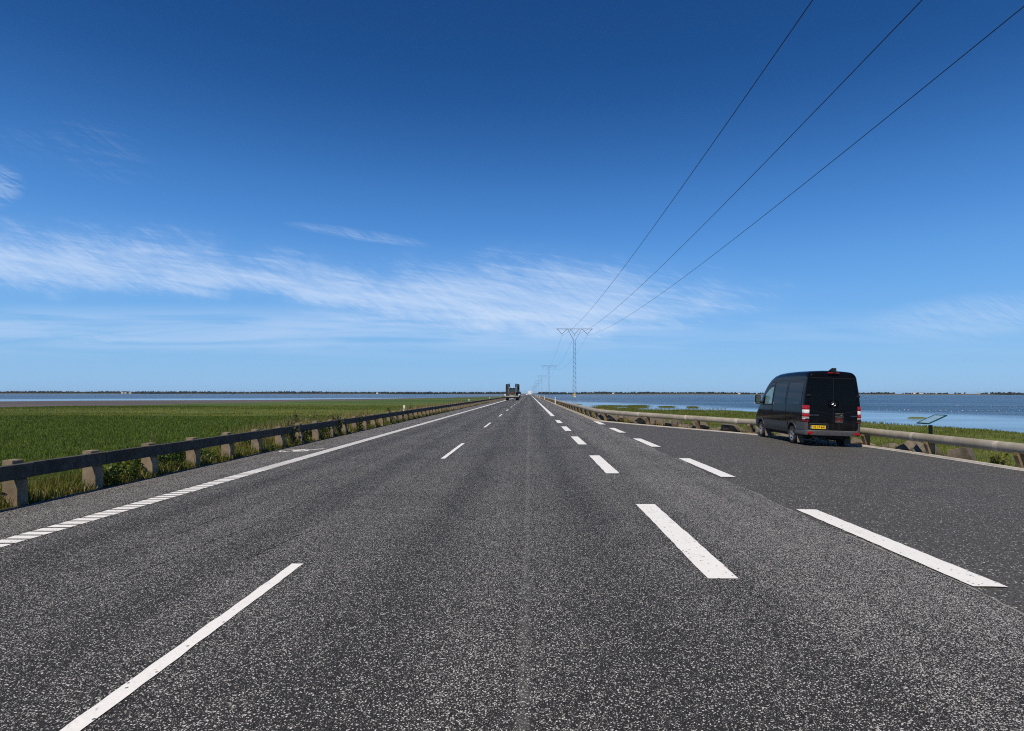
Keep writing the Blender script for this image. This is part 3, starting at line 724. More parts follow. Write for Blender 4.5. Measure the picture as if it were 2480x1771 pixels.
for k in range(10):
    o = pyl if k == 0 else copy_tree(pyl)
    o.location = (PX, PY0 + PSP * k, 0)
    o['label'] = f'{ORD[k]} slim lattice power pylon with a flat crossarm, standing in the sea'
for c, nm in ((-3.36, 'left'), (0, 'middle'), (3.36, 'right')):
    b = MB(); pts = []
    for k in range(-2, 9):
        n = 40 if k < 1 else 16
        for j in range(n):
            t = j / n; pts.append((PX + c, PY0 + PSP * (k + t), 17.2 - 3.85 * 4 * t * (1 - t)))
    b.tube(pts, .017, 5)
    tag(b.build('power_cable', 'wire'), f'{nm} thin dark power cable strung between the pylons', 'cable', 'power cables overhead')

# ------------------------------------------------------------------ far shore: land, woods, farmhouses
for sgn, nm, lab in ((-1, 'left', 'low far shore across the water left of the road'), (1, 'right', 'low far shore across the water right of the road')):
    P = []
    for k in range(61):
        x_ = sgn * (20 + 3300 * (k / 60)) ; d = 2450 + 120 * math.sin(k * .33 + sgn) + 60 * math.sin(k * .9)
        h = 1.2 + 2.2 * float(vnoise(x_, 0, .004, 21)) if sgn > 0 else .6 + 1.0 * float(vnoise(x_, 0, .004, 22))
        P.append([(x_, d, SEA - .2), (x_, d + 60, SEA + .45), (x_, d + 150, h + SEA + 1.0), (x_, d + 900, h + SEA + 2.5), (x_, d + 2500, SEA + 3)])
    tag(MB().grid(P).build('far_land', 'far_land'), lab, 'shore', None, 'structure')
def leaf_cloud(C, rad, n, size, flat=1.0):
    """leaf-sized quads through a set of blobs: returns verts, quads, tint"""
    k = RNG.integers(0, len(C), n); d = RNG.normal(size=(n, 3)); d /= np.linalg.norm(d, axis=1)[:, None]
    r = RNG.uniform(.35, 1, n) ** .6
    P = C[k] + d * (r * rad[k])[:, None] * np.array([1, 1, flat])
    a = RNG.normal(size=(n, 3)); a /= np.linalg.norm(a, axis=1)[:, None]; b = np.cross(a, d + .01); b /= np.linalg.norm(b, axis=1)[:, None] + 1e-6
    s = (size * RNG.uniform(.6, 1.3, n))[:, None]
    V = np.stack([P - a * s * .5, P + b * s * .32, P + a * s * .5, P - b * s * .32], 1).reshape(-1, 3)
    F = np.arange(n * 4).reshape(-1, 4)
    return V, F, np.repeat(np.clip(RNG.uniform(0, 1, n) * .7 + .3 * RNG.uniform(0, 1, len(C))[k], 0, 1), 4)
def woods(sgn):
    Cs, Rs = [], []; x_ = 40.0
    while x_ < 3200:
        dens_ = float(vnoise(x_ * sgn, 5, .006, 31)) + .5 * float(vnoise(x_ * sgn, 9, .03, 32))
        if sgn > 0: ok = dens_ > .55; hgt = 3.5 + 7.0 * float(vnoise(x_, 1, .009, 33)) + 3.0 * float(vnoise(x_, 7, .05, 35))
        else: ok = dens_ > .1; hgt = 5.0 + 4.5 * float(vnoise(x_, 2, .008, 34)) + 2.5 * float(vnoise(x_, 8, .05, 36))
        if ok:
            r = random.uniform(2.4, 4.5); zc = SEA + 1.0 + random.uniform(.5, 1) * hgt - r * .3
            Cs.append((sgn * x_, 2640 + random.uniform(-20, 120), zc)); Rs.append(r)
            if hgt > 6: Cs.append((sgn * x_ + random.uniform(-2, 2), 2650, zc - r)); Rs.append(r * 1.1)
        x_ += random.uniform(1.1, 2.3)
    V, F, t = leaf_cloud(np.array(Cs), np.array(Rs), 110000, 3.8)
    o = np_mesh('treeline', V, F, 'treeline', t)
    return tag(o, 'low dark wood along the far left shore' if sgn < 0 else 'broken low dark wood along the far right shore', 'woods', None, 'stuff')
woods(-1); woods(1)
M['farm_wall'] = simple('white_farmhouse_wall', (.78, .77, .74), .8, var=.05)
M['farm_roof'] = simple('farmhouse_roof', (.16, .10, .08), .8)
def farm(px, w, h, label):
    d = 2600.0; x_ = (px - VPX) / FPX * d
    r = empty('farmhouse', (x_, d, SEA + 2.2), label, 'house', 'tiny white houses on the far shore')
    MB().box((0, 0, h / 2), (w, 8, h)).build('wall', 'farm_wall', r)
    MB().poly([(-w / 2 - .3, -4.4, h), (w / 2 + .3, -4.4, h), (w / 2 + .3, 0, h + 2.2), (-w / 2 - .3, 0, h + 2.2)], (0, .2, -.1)).build('roof', 'farm_roof', r)
farm(297, 9, 4.5, 'tiny white house left in the cluster on the far left shore')
farm(305, 7, 4.2, 'tiny white house amid the cluster on the far left shore')
farm(316, 10, 4.0, 'tiny white house right in the cluster on the far left shore')
farm(914, 7, 5, 'tiny white house alone on the far shore beyond the left rail')
farm(1485, 8, 4, 'tiny white house just right of the nearest pylon on the far shore')
farm(1790, 7, 5, 'tiny white house just left of the black van on the far shore')
farm(2231, 14, 5, 'tiny wide white house on the far shore right of the van')
farm(2214, 5, 9, 'tiny tall white building on the far shore right of the van')
farm(2370, 8, 4, 'tiny white house farthest right on the far shore')

# ------------------------------------------------------------------ grass (stuff)
def scatter(n, ymin, ymax, xf, power=1.0):
    y = ymin + (ymax - ymin) * RNG.uniform(0, 1, n) ** power
    a, b = xf(y); x = a + (b - a) * RNG.uniform(0, 1, n)
    return x, y
def zr_fast(x, y):
    xr = np.interp(y, [p[1] for p in RAIL], [p[0] for p in RAIL]); d = x - xr
    base_ = np.where(y < 44, -.03 * np.maximum(0, xr - 4.1) - .04, -.05)
    K = [-9, .15, .7, 2.6, 5.0, 6.5, 60]; i = np.clip(np.searchsorted(K, d) - 1, 0, 5); K = np.array(K)
    Z = np.stack([base_, base_, base_ - .12, base_ - .75, base_ * 0 - 1.55, base_ * 0 - 1.68, base_ * 0 - 1.70], 1)
    f = np.clip((d - K[i]) / (K[i + 1] - K[i]), 0, 1); r = np.arange(len(x)); z = Z[r, i] * (1 - f) + Z[r, i + 1] * f
    Z2 = np.interp(d, [.15, .7, 3, 6, 9, 11, 60], [-.06, -.14, -.32, -.75, -1.45, -1.68, -1.70])
    ff = np.clip((y - 33) / 6, 0, 1) * np.clip((112 - y) / 25, 0, 1); z = np.where(d > .15, z * (1 - ff) + Z2 * ff, z)
    s = np.interp(y, [p[1] for p in SHORE_R], [p[0] for p in SHORE_R])
    z = z + ((vnoise(x, y, .25, 3) - .5) * .16 + (vnoise(x, y, .07, 4) - .5) * .14) * np.clip((d - 4) / 3, 0, 1)
    return z - .5 * np.clip((x - s + 7 + 6 * (vnoise(x, y, .06, 5) - .5)) / 9.0, 0, 1)
def zl_fast(x, y):
    d = -x
    z = np.interp(d, [7.6, 8.4, 9.2, 13.5, 17, 400], [-.02, -.04, -.12, -1.15, -1.32, -1.34])
    n = vnoise(x, y, .09, 1) * .25 + vnoise(x, y, .35, 2) * .12
    z = z + (n - .18) * np.clip((d - 10) / 5, 0, 1)
    e = np.interp(y, [p[1] for p in EDGE_L], [p[0] for p in EDGE_L])
    return z - .42 * np.clip(1 - (x - e) / (8 + 34 * vnoise(x, y, .022, 71) ** 1.5), 0, 1)
x, y = scatter(300000, 9, 150, lambda y: (np.maximum(-.92 * y - 2, -110.0), np.full_like(y, -9.6)), 1.35)
nz_ = vnoise(x, y, .12, 41); nf = vnoise(x, y, .5, 42)
band_ = np.clip((vnoise(x * .13, y, .060, 43) - .5) * 2.0 + (vnoise(x * .16, y, .15, 53) - .5) * 1.1 + .42, 0, 1)
hgt = (.09 + .13 * (1 - band_) + .07 * nf) * RNG.uniform(.6, 1.2, len(x)) * np.clip((-x - 8) / 4, .55, 1)
V, F, t = blades(x, y, zl_fast(x, y) - .02, hgt, .010 + .00042 * y, .85, tint=.30 * RNG.uniform(0, 1, len(x)) + .70 * band_)
tag(np_mesh('meadow_grass', V, F, 'meadow_blade', t), 'dense green meadow grass left of the rail', 'grass', None, 'stuff')
x, y = scatter(80000, 6.5, 120, lambda y: (np.full_like(y, -11.2), np.full_like(y, -7.80)), 1.6)
k = RNG.uniform(0, 1, len(x)) < np.clip(.35 + 1.1 * (vnoise(x, y, .8, 44) - .3) + .3 * (x < -8.6) - .15 * (x > -8.0), .04, 1)
x, y = x[k], y[k]
hgt = (.12 + .38 * vnoise(x, y, .6, 45)) * RNG.uniform(.5, 1.3, len(x)) * np.where(x > -7.95, .5, np.where(x > -8.15, .75, 1.15))
V, F, t = blades(x, y, zl_fast(x, y) - .02, hgt, .007 + .00045 * y, .45)
tag(np_mesh('verge_grass', V, F, 'verge_blade', t), 'rough yellow green grass along the left verge under the rail', 'grass', None, 'stuff')
x, y = scatter(9000, 20, 85, lambda y: (np.full_like(y, -10.2), np.full_like(y, -8.3)), 1.2)
k = vnoise(x * .5, y, .22, 46) > .42; x, y = x[k], y[k]
V, F, t = blades(x, y, zl_fast(x, y), RNG.uniform(.55, 1.05, len(x)), .009 + .00035 * y, .35)
tag(np_mesh('dry_grass', V, F, 'dry_blade', t), 'tall straw coloured grass standing behind the left rail', 'grass', None, 'stuff')
def rdist(y): return np.interp(y, [p[1] for p in RAIL], [p[0] for p in RAIL])
x, y = scatter(150000, 13, 138, lambda y: (rdist(y) + 1.1, np.minimum(np.interp(y, [p[1] for p in SHORE_R], [p[0] for p in SHORE_R]) - 3, .95 * y + 4)), 1.25)
k = (RNG.uniform(0, 1, len(x)) < np.clip(.15 + 1.5 * (vnoise(x, y, .22, 47) - .22), .05, 1) * np.where((y > 33) & (x - rdist(y) < 7.0 + 2 * vnoise(x, y, .3, 57)), .05, 1)); x, y = x[k], y[k]
zz_ = zr_fast(x, y); k = zz_ > SEA + .03; x, y, zz_ = x[k], y[k], zz_[k]
V, F, t = blades(x, y, zz_ - .01, (.10 + .22 * vnoise(x, y, .4, 48)) * RNG.uniform(.6, 1.3, len(x)), .012 + .00055 * y, .5, tint=.8 * RNG.uniform(0, 1, len(x)) + .2 * vnoise(x, y, .3, 49))
tag(np_mesh('marsh_grass', V, F, 'marsh_blade', t), 'bright green salt marsh grass between the bank and the water', 'grass', None, 'stuff')
x, y = scatter(26000, 10, 60, lambda y: (rdist(y) + .25, rdist(y) + 4.0), 1.0)
k = (vnoise(x, y, .7, 50) > .45) & ((y < 30) | (RNG.uniform(0, 1, len(x)) < .15)); x, y = x[k], y[k]
V, F, t = blades(x, y, zr_fast(x, y) - .01, RNG.uniform(.08, .34, len(x)), .010 + .0004 * y, .45, tint=.4 + .6 * RNG.uniform(0, 1, len(x)))
tag(np_mesh('bank_grass', V, F, 'marsh_blade', t), 'thin grass among the boulders behind the right rail', 'grass', None, 'stuff')

x, y = scatter(34000, 31, 90, lambda y: (rdist(y) + .4, rdist(y) + 8.0), 1.3)
k = vnoise(x, y, .6, 52) > .38; x, y = x[k], y[k]
V, F, t = blades(x, y, zr_fast(x, y) - .01, RNG.uniform(.10, .42, len(x)), .012 + .0004 * y, .6)
tag(np_mesh('dry_bank_grass', V, F, 'dry_blade', t), 'straw coloured grass on the bank by the bend of the right rail', 'grass', None, 'stuff')
x, y = scatter(16000, 7, 60, lambda y: (np.full_like(y, -8.16), np.full_like(y, -7.79)), 1.3)
k = vnoise(x, y, 1.6, 58) > .36; x, y = x[k], y[k]
V, F, t = blades(x, y, zl_fast(x, y) - .01, RNG.uniform(.06, .30, len(x)) * np.where(x > -7.88, .6, 1), .009 + .0004 * y, .7)
tag(np_mesh('edge_weeds', V, F, 'verge_blade', t), 'short matted weeds along the asphalt edge beneath the left rail', 'grass', None, 'stuff')
# marsh islets in the shallow water
def islet(cx, cy, rx, ry, label):
    n = 26; ringp = []
    for fr_ in (1.0, .85, .5):
        ringp.append([(cx + rx * fr_ * math.cos(a) * (1 + .22 * math.sin(3 * a + cx) + .12 * math.sin(7 * a)), cy + ry * fr_ * math.sin(a) * (1 + .2 * math.cos(4 * a + cy)), SEA - .06 + (0, .14, .24)[(1.0, .85, .5).index(fr_)]) for a in [2 * math.pi * j / n for j in range(n)]])
    b = MB(); Vv = [[b.bm.verts.new(p) for p in r_] for r_ in ringp]
    for A, B in zip(Vv, Vv[1:]):
        for j in range(n): b.bm.faces.new((A[j], A[(j + 1) % n], B[(j + 1) % n], B[j]))
    b.bm.faces.new(Vv[-1])
    return tag(b.build('marsh_islet', 'marsh', None, 40), label, 'islet', None, 'structure')
ISL = [(23, 172, 4.6, 7, 'longest green marsh islet in the shallow water by the bend of the rail'), (18.5, 150, 3.0, 4, 'low marsh islet close behind the bend of the rail'), (27.6, 158, 2.6, 3.2, 'dark marsh islet in the middle of the shallows'),
       (36.3, 162, 1.8, 3, 'small marsh islet in the shallows toward the van'), (42, 158, 1.2, 2, 'tiny marsh islet in the shallows nearest the van'), (31, 176, 3.4, 2.0, 'thin far marsh islet out in the shallows'), (22.5, 140, 2.2, 2.2, 'green marsh islet just off the reedy shore'), (58, 92, 1.5, .8, 'tiny dark islet in the calm water right of the van'), (16, 205, 1.6, 5, 'narrow marsh islet below the nearest pylon')]
for a in ISL: islet(*a)
x = np.concatenate([np.full(2600, q[0]) + RNG.normal(size=2600) * q[2] * .42 for q in ISL[:7]]); y = np.concatenate([np.full(2600, q[1]) + RNG.normal(size=2600) * q[3] * .42 for q in ISL[:7]])
V, F, t = blades(x, y, np.full(len(x), SEA + .08), RNG.uniform(.1, .38, len(x)), np.full(len(x), .09), .4)
tag(np_mesh('islet_grass', V, F, 'marsh_blade', t), 'green grass growing on the marsh islets', 'grass', None, 'stuff')

# row of brushwood stakes in the shallows
sf = empty('stake_fence', (26, 134, SEA), 'long row of thin brushwood stakes standing in the shallow water', 'stake row')
for k in range(64):
    t_ = k / 63; x_ = 25 + 17.5 * t_; y_ = 136 - 3 * t_ + random.uniform(-.2, .2)
    h = random.uniform(.35, .62)
    o = MB().bar((x_ - 26, y_ - 134, -.2), (x_ - 26 + random.uniform(-.05, .05), y_ - 134, h), .045, 5).build('stake', 'old_wood', sf)

# birds resting on the water
M['bird'] = simple('white_feathers', (.80, .80, .78), .8, var=.05); M['bird_dark'] = simple('dark_feathers', (.10, .09, .08), .8)
def bird_mesh():
    b = MB(); pr = [(-.30, .01), (-.24, .05), (-.12, .12), (.05, .13), (.16, .09), (.22, .05), (.24, .005)]
    b.lathe(pr, 10, 'X', (0, 0, .10))
    b.lathe([(.12, .005), (.15, .045), (.20, .055), (.25, .04), (.30, .012), (.36, .004)], 8, 'X', (.02, 0, .30)); b.bar((.15, 0, .14), (.2, 0, .30), .05, 7, .038)
    return b
b0 = tag(bird_mesh().build('sea_bird', 'bird', None, 60), 'white bird resting on the water in the loose row off the marsh', 'bird', 'birds resting on the water')
for k in range(34):
    o = b0 if k == 0 else b0.copy()
    if k: COL.objects.link(o)
    if k < 24: px = 2130 + 350 * (k / 24) + random.uniform(-5, 5); d = 138 - 12 * (px - 2100) / 380 + random.uniform(-6, 6)
    else: px = random.choice((2325, 2412, 2452)) + random.uniform(-16, 16); d = 190 + random.uniform(-10, 10)
    o.location = ((px - VPX) / FPX * d, d, SEA); o.rotation_euler = (0, 0, random.uniform(0, 6.28)); sc_ = random.uniform(.25, .52); o.scale = (sc_,) * 3

# ------------------------------------------------------------------ boulders behind the right rail
def rock_mesh(seed, m, nm='boulder'):
    r_ = random.Random(seed); b = bmesh.new()
    for k in range(15):
        v_ = Vector((r_.gauss(0, 1), r_.gauss(0, 1), r_.gauss(0, 1))).normalized(); b.verts.new((v_.x * .55, v_.y * .45, v_.z * .36))
    bmesh.ops.convex_hull(b, input=b.verts); bmesh.ops.delete(b, geom=[v_ for v_ in b.verts if not v_.link_faces], context='VERTS')
    bmesh.ops.bevel(b, geom=b.edges[:], offset=.012, segments=1, affect='EDGES')
    bmesh.ops.triangulate(b, faces=b.faces[:]); bmesh.ops.subdivide_edges(b, edges=b.edges[:], cuts=1)
    for v_ in b.verts: v_.co += v_.co.normalized() * ((float(vnoise(v_.co.x + seed, v_.co.y + v_.co.z, 5, seed)) - .5) * .07)
    bmesh.ops.recalc_face_normals(b, faces=b.faces)
    me = bpy.data.meshes.new(nm); b.to_mesh(me); b.free(); me.materials.append(M[m])
    for p in me.polygons: p.use_smooth = True
    me.set_sharp_from_angle(angle=R(14))
    return me
RM = [rock_mesh(s, 'rock') for s in range(4)] + [rock_mesh(s + 10, 'rock_plain') for s in range(4)]
L = sum((Vector(RAIL[k + 1]) - Vector(RAIL[k])).length for k in range(1, len(RAIL) - 1))
def along(s_):
    for k in range(1, len(RAIL) - 1):
        a, c = Vector(RAIL[k]), Vector(RAIL[k + 1]); l = (c - a).length
        if s_ <= l: return a + (c - a) * (s_ / l), (c - a).normalized()
        s_ -= l
    return Vector(RAIL[-1]), Vector((0, 1))
s_ = 1.0; k = 0
while s_ < L + 0:
    p, d = along(s_); far = p.y > 29
    off = random.uniform(.35, 2.3); q = p + Vector((d.y, -d.x)) * off
    lich = not far and random.random() < .6
    me = RM[random.randrange(4)] if lich else RM[4 + random.randrange(4)]
    o = link(bpy.data.objects.new('boulder', me)); sc_ = random.uniform(.6, 1.25) * (1.0 if far else .9)
    o.location = (q.x, q.y, zr(q.x, q.y) + .17 * sc_); o.scale = (sc_, sc_ * random.uniform(.8, 1.2), sc_ * random.uniform(.75, 1.1)); o.rotation_euler = (random.uniform(-.4, .4), random.uniform(-.4, .4), random.uniform(0, 6.28))
    tag(o, 'grey boulder spotted with orange lichen behind the round rail' if lich else ('brown angular boulder behind the rail between its bend and the van' if far else 'plain grey brown boulder behind the round rail right of the van'), 'boulder', 'boulders along the right bank')
    s_ += random.uniform(.16, .42) if far else random.uniform(.26, .7); k += 1
o = link(bpy.data.objects.new('boulder', rock_mesh(77, 'rock'))); o.location = (13.75, 19.55, -.32); o.scale = (.95, 1.1, 1.5); o.rotation_euler = (.5, .7, .4)
tag(o, 'large upright boulder with orange lichen beside a rail post below the information board', 'boulder', 'boulders along the right bank')
o = link(bpy.data.objects.new('boulder', rock_mesh(78, 'rock_plain'))); o.location = (14.2, 21.9, -.45); o.scale = (1.9, 1.5, 1.15); o.rotation_euler = (.2, .1, 1.2)
tag(o, 'widest flat-faced grey boulder under the rail left of the information board', 'boulder', 'boulders along the right bank')

# ------------------------------------------------------------------ bushes and weeds
def bush_obj(name, x_, y_, z_, w, h, n, m, label, cat, group, leaf=.055):
    kk = 9; C = np.stack([RNG.uniform(-.5, .5, kk) * w * .75, RNG.uniform(-.5, .5, kk) * w, RNG.uniform(.18, .8, kk) * h], 1); rad = RNG.uniform(.16, .30, kk) * (w + h) * .5
    V, F, t = leaf_cloud(C, rad, n, leaf, .9); V[:, 2] = np.maximum(V[:, 2], .01)
    r = empty(name, (x_, y_, z_), label, cat, group)
    np_mesh('foliage', V, F, m, t, r)
    b = MB()
    for c in C: b.bar((c[0] * .2, c[1] * .3, -.1), tuple(c), .012, 5, .004)
    b.build('stem', 'old_wood', r)
    return r
def post_word(k): return ['first', 'second', 'third', 'fourth', 'fifth', 'sixth', 'seventh', 'eighth', 'ninth', 'tenth', 'eleventh', 'twelfth', 'thirteenth', 'fourteenth', 'fifteenth', 'sixteenth', 'seventeenth', 'eighteenth', 'nineteenth', 'twentieth'][k]
BU = [(0, -.75, .55, .45, 'D', 500), (1, .95, 1.15, .52, 'L', 1500), (1, .4, .5, .40, 'D', 420), (2, .85, 1.35, .62, 'D', 1900), (3, .6, .8, .52, 'D', 800), (3, 1.15, .6, .5, 'D', 450),
      (5, .95, .9, .50, 'D', 900), (7, .6, 1.0, .58, 'D', 1100), (8, .75, 1.05, .60, 'D', 1200), (9, .35, .8, .62, 'D', 900), (10, .5, .85, .50, 'L', 800), (11, .95, .9, .5, 'L', 700), (13, .6, 1.0, .5, 'L', 700), (15, .6, 1.1, .5, 'L', 700), (18, .8, 1.4, .55, 'D', 900)]
for i, (pk, off, w, h, kd, n) in enumerate(BU):
    y_ = 9.46 + 1.69 * pk + off
    word = 'just before' if off < 0 else ('close beyond' if off < .7 else 'midway beyond')
    bush_obj('bush', -8.28, y_, -.08, w, h, n, 'bush_leaf' if kd == 'D' else 'bush_leaf_light', f"{'dark green' if kd == 'D' else 'yellow green'} leafy bush under the left rail {word} its {post_word(pk)} post", 'bush', 'bushes under the left rail', .06)
def weed_obj(x_, y_, z_, h, n, m, label, cat, group, head=None):
    r = empty('weed', (x_, y_, z_), label, cat, group)
    b = MB(); Vs, Fs, Ts, c0 = [], [], [], 0; HV, HF, HT, h0 = [], [], [], 0
    for k in range(n):
        bx, by = random.uniform(-.12, .12), random.uniform(-.22, .22); hh_ = h * random.uniform(.65, 1.05); lx, ly = random.uniform(-.10, .10), random.uniform(-.14, .14)
        b.bar((bx, by, -.1), (bx + lx, by + ly, hh_), .009, 5, .004)
        for nl, tgt in ((16, 0), (12, 1)):
            tt = RNG.uniform(.12, .8, nl) if tgt == 0 else RNG.uniform(.70, 1.02, nl)
            P = np.stack([bx + lx * tt, by + ly * tt, hh_ * tt], 1)
            d = RNG.normal(size=(nl, 3)); d[:, 2] = np.abs(d[:, 2]) * .8 + .3; d /= np.linalg.norm(d, axis=1)[:, None]
            s = RNG.uniform(.08, .20, nl)[:, None] if tgt == 0 else RNG.uniform(.03, .075, nl)[:, None]
            q = np.cross(d, RNG.normal(size=(nl, 3))); q /= np.linalg.norm(q, axis=1)[:, None]
            V4 = np.stack([P, P + d * s * .5 + q * s * .16, P + d * s, P + d * s * .5 - q * s * .16], 1).reshape(-1, 3)
            if tgt == 0: Vs.append(V4); Fs.append(np.arange(nl * 4).reshape(-1, 4) + c0); Ts.append(np.repeat(RNG.uniform(0, .8, nl), 4)); c0 += nl * 4
            else: HV.append(V4); HF.append(np.arange(nl * 4).reshape(-1, 4) + h0); HT.append(np.repeat(RNG.uniform(0, 1, nl), 4)); h0 += nl * 4
    b.build('stem', 'old_wood', r)
    np_mesh('leaf', np.concatenate(Vs), np.concatenate(Fs), 'weed_leaf', np.concatenate(Ts), r)
    np_mesh('seed_flower_head', np.concatenate(HV), np.concatenate(HF), head or m, np.concatenate(HT), r)  # seed heads on docks and tall weeds; flowers only on the yellow one
    return r
WE = [(0, -.15, -8.4, 1.02, 6, 'weed_leaf', 'tall yellow green weed rising behind the first post of the left rail'), (2, .9, -8.45, 1.0, 3, 'weed_leaf', 'lone tall weed rising behind the left rail past its third post'),
      (6, .85, -7.84, .95, 5, 'weed_leaf', 'tall weed growing in front of the left rail past its seventh post'), (7, .0, -8.4, 1.12, 7, 'dock', 'brown seeded dock clump rising behind the eighth post of the left rail'),
      (7, .95, -8.45, 1.15, 7, 'dock', 'brown seeded dock clump midway behind the eighth and ninth left posts'), (8, .55, -8.4, 1.2, 5, 'dock', 'brown seeded dock clump just past the ninth left post'), (8, 1.35, -8.5, 1.25, 3, 'weed_leaf', 'slender pale weed rising before the tenth left post'),
      (9, .75, -7.86, 1.12, 8, 'weed_leaf', 'large leafy weed overgrowing the left rail past its tenth post'), (10, .2, -8.4, 1.15, 6, 'dock', 'brown seeded dock clump behind the eleventh left post'), (11, .5, -7.86, 1.05, 5, 'weed_leaf', 'yellowish weed climbing over the left rail past its twelfth post'),
      (13, .4, -8.5, 1.1, 6, 'dock', 'brown seeded dock clump behind the fourteenth left post'), (16, .6, -8.5, 1.1, 6, 'dock', 'brown seeded dock clump behind the seventeenth left post'), (5, 1.2, -8.45, .95, 4, 'weed_leaf', 'short pale weed behind the left rail past its sixth post'), (19, .5, -8.2, 1.2, 5, 'weed_leaf', 'tall green weed at the twentieth post of the left rail')]
for pk, off, x_, h, n, m_, lab in WE: weed_obj(x_, 9.46 + 1.69 * pk + off, -.06, h, n, m_, lab, 'weed', 'tall weeds along the left rail')
weed_obj(13.75, 18.05, -.55, .62, 12, 'flower', 'yellow flowering weed behind the round rail between its last two posts', 'weed', None, 'flower')

# ------------------------------------------------------------------ the black van (local: x right, y forward from the tail, z up)
M['van_paint'] = None
m, g = mat('black_van_paint'); M['van_paint'] = m
co = g.n('ShaderNodeTexCoord').outputs['Object']
dirt = g.noise(co, 3.0, 5, .6); zz3 = g.sep(co)[2]
dm = g.m('MULTIPLY', g.rng(zz3, 1.3, .4), g.rng(dirt, .35, .7, 0, .35))
finish(g, g.mix(dm, (.0035, .004, .0055), (.05, .045, .04)), g.m('ADD', .07, g.m('MULTIPLY', dm, .5)), .5, None, IOR=1.18)
m, g = mat('tinted_glass'); M['tint'] = m
finish(g, (.003, .0032, .0036), .03, .5, IOR=1.22)
m, g = mat('cab_side_glass'); M['cab_glass'] = m
co = g.n('ShaderNodeTexCoord').outputs['Object']; zz4 = g.sep(co)[2]
finish(g, g.mix(g.rng(g.noise(co, 4.0, 2), .45, .6), (.10, .20, .20), (.16, .27, .28)), .04, .6)
M['cladding'] = simple('dark_grey_plastic', (.032, .033, .035), .55, scale=20)
M['bumper_plastic'] = simple('grey_bumper_plastic', (.058, .058, .060), .5, scale=20)
M['gap'] = simple('black_gap', (.001, .001, .001), .8)
M['tyre'] = simple('tyre_rubber', (.018, .017, .016), .85, scale=30)
M['alloy'] = simple('silver_alloy', (.48, .48, .49), .28, .85)
M['lens_red'] = simple('red_lens', (.34, .006, .012), .12, var=.15, scale=40)
M['lens_dark_red'] = simple('dark_red_lens', (.16, .004, .01), .12, var=.15, scale=40)
M['lens_white'] = simple('clear_lens', (.70, .70, .70), .15, var=.12, scale=60)
M['chrome'] = simple('chrome', (.26, .26, .27), .38, 1.0, var=.05)
M['plate_yellow'] = simple('yellow_plate', (.80, .52, .02), .4, var=.05)
M['plate_blue'] = simple('blue_plate_band', (.03, .10, .38), .4, var=.05)
M['plate_black'] = simple('plate_black', (.01, .01, .01), .5)
M['plate_white'] = simple('plate_white', (.78, .78, .78), .5)
M['sticker_red'] = simple('sticker_red', (.34, .025, .03), .5)
M['sticker_grey'] = simple('sticker_grey', (.36, .35, .34), .5)
M['flap'] = simple('dusty_mud_flap', (.13, .115, .095), .85, scale=15)
M['under'] = simple('underbody', (.006, .006, .006), .9)
M['mirror_glass'] = simple('mirror_glass', (.10, .12, .09), .06, .3)

def hw(z): return float(np.interp(z, [.3, .42, .60, .90, 1.2, 1.5, 1.9, 2.3, 2.6, 2.85], [.90, .935, .975, .993, .997, .987, .945, .882, .835, .79]))
def plan(y): return float(np.interp(y, [0, .02, .05, .10, .18, 4.7, 5.2, 5.55, 5.8, 5.95, 6.05], [.925, .955, .975, .990, 1, 1, .99, .975, .94, .88, .76]))
def ztop(y):
    ys = [0, .05, .15, .4, 1.5, 2.6, 3.35, 3.8, 4.12, 4.42, 4.72, 5.02, 5.30, 5.45, 5.7, 5.92, 6.05]
    zs = [2.70, 2.74, 2.775, 2.80, 2.82, 2.815, 2.79, 2.735, 2.64, 2.45, 2.16, 1.83, 1.52, 1.38, 1.27, 1.10, .86]
    return float(np.interp(y, ys, zs))
def lean(z): return .115 * max(0.0, (z - 1.15) / 1.6) ** 1.4
ZB = .40
van = empty('van', (11.06, 22.44, -.212), 'black high-roof panel van parked on the lay-by with yellow number plate', 'van')
van.rotation_euler = (0, R(1.72), R(-3.0)); van.scale = (1.03, 1, 1)
bm_ = MB(); rings = []
ystn = [0, .015, .04, .08, .14, .22, .4] + list(np.arange(.6, 3.5, .25)) + list(np.arange(3.5, 6.0, .10)) + [6.0, 6.05]
for y in ystn:
    zt = ztop(y); rz_ = min(.27, .42 * (zt - ZB)); k = plan(y); half = []
    for t in np.linspace(0, 1, 16): z = ZB + (zt - rz_ - ZB) * t; half.append((hw(z) * k, z))
    xb = half[-1][0]; rx = .24 if zt > 2.2 else .30
    for a in np.linspace(0, math.pi / 2, 8)[1:]: half.append((xb - rx * (1 - math.cos(a)), zt - rz_ + (rz_ - .03) * math.sin(a)))
    xe = half[-1][0]
    for t in (.66, .33, 0.0): half.append((xe * t, zt - .03 * t * t))
    ring_ = half + [(-p[0], p[1]) for p in half[-2::-1]]
    f = max(0.0, 1 - y / .6)
    rings.append([bm_.bm.verts.new((p[0], y + lean(p[1]) * f, p[1])) for p in ring_])
for A, B in zip(rings, rings[1:]):
    for j in range(len(A)):
        q = (j + 1) % len(A); bm_.bm.faces.new((A[j], A[q], B[q], B[j]))
bm_.bm.faces.new(rings[0][::-1]); bm_.bm.faces.new(rings[-1])
body = bm_.build('body', 'van_paint', None, 32)
YW = (1.25, 4.92); WR = .352
cut = MB()
for y in YW:
    for s in (-1, 1):
        a = bmesh.ops.create_cone(cut.bm, cap_ends=True, segments=48, radius1=.43, radius2=.43, depth=.62)['verts']
        bmesh.ops.transform(cut.bm, matrix=Matrix.Translation((s * .86, y, .37)) @ Matrix.Rotation(R(90), 4, 'Y'), verts=a)
cut = cut.build('cut', 'under')
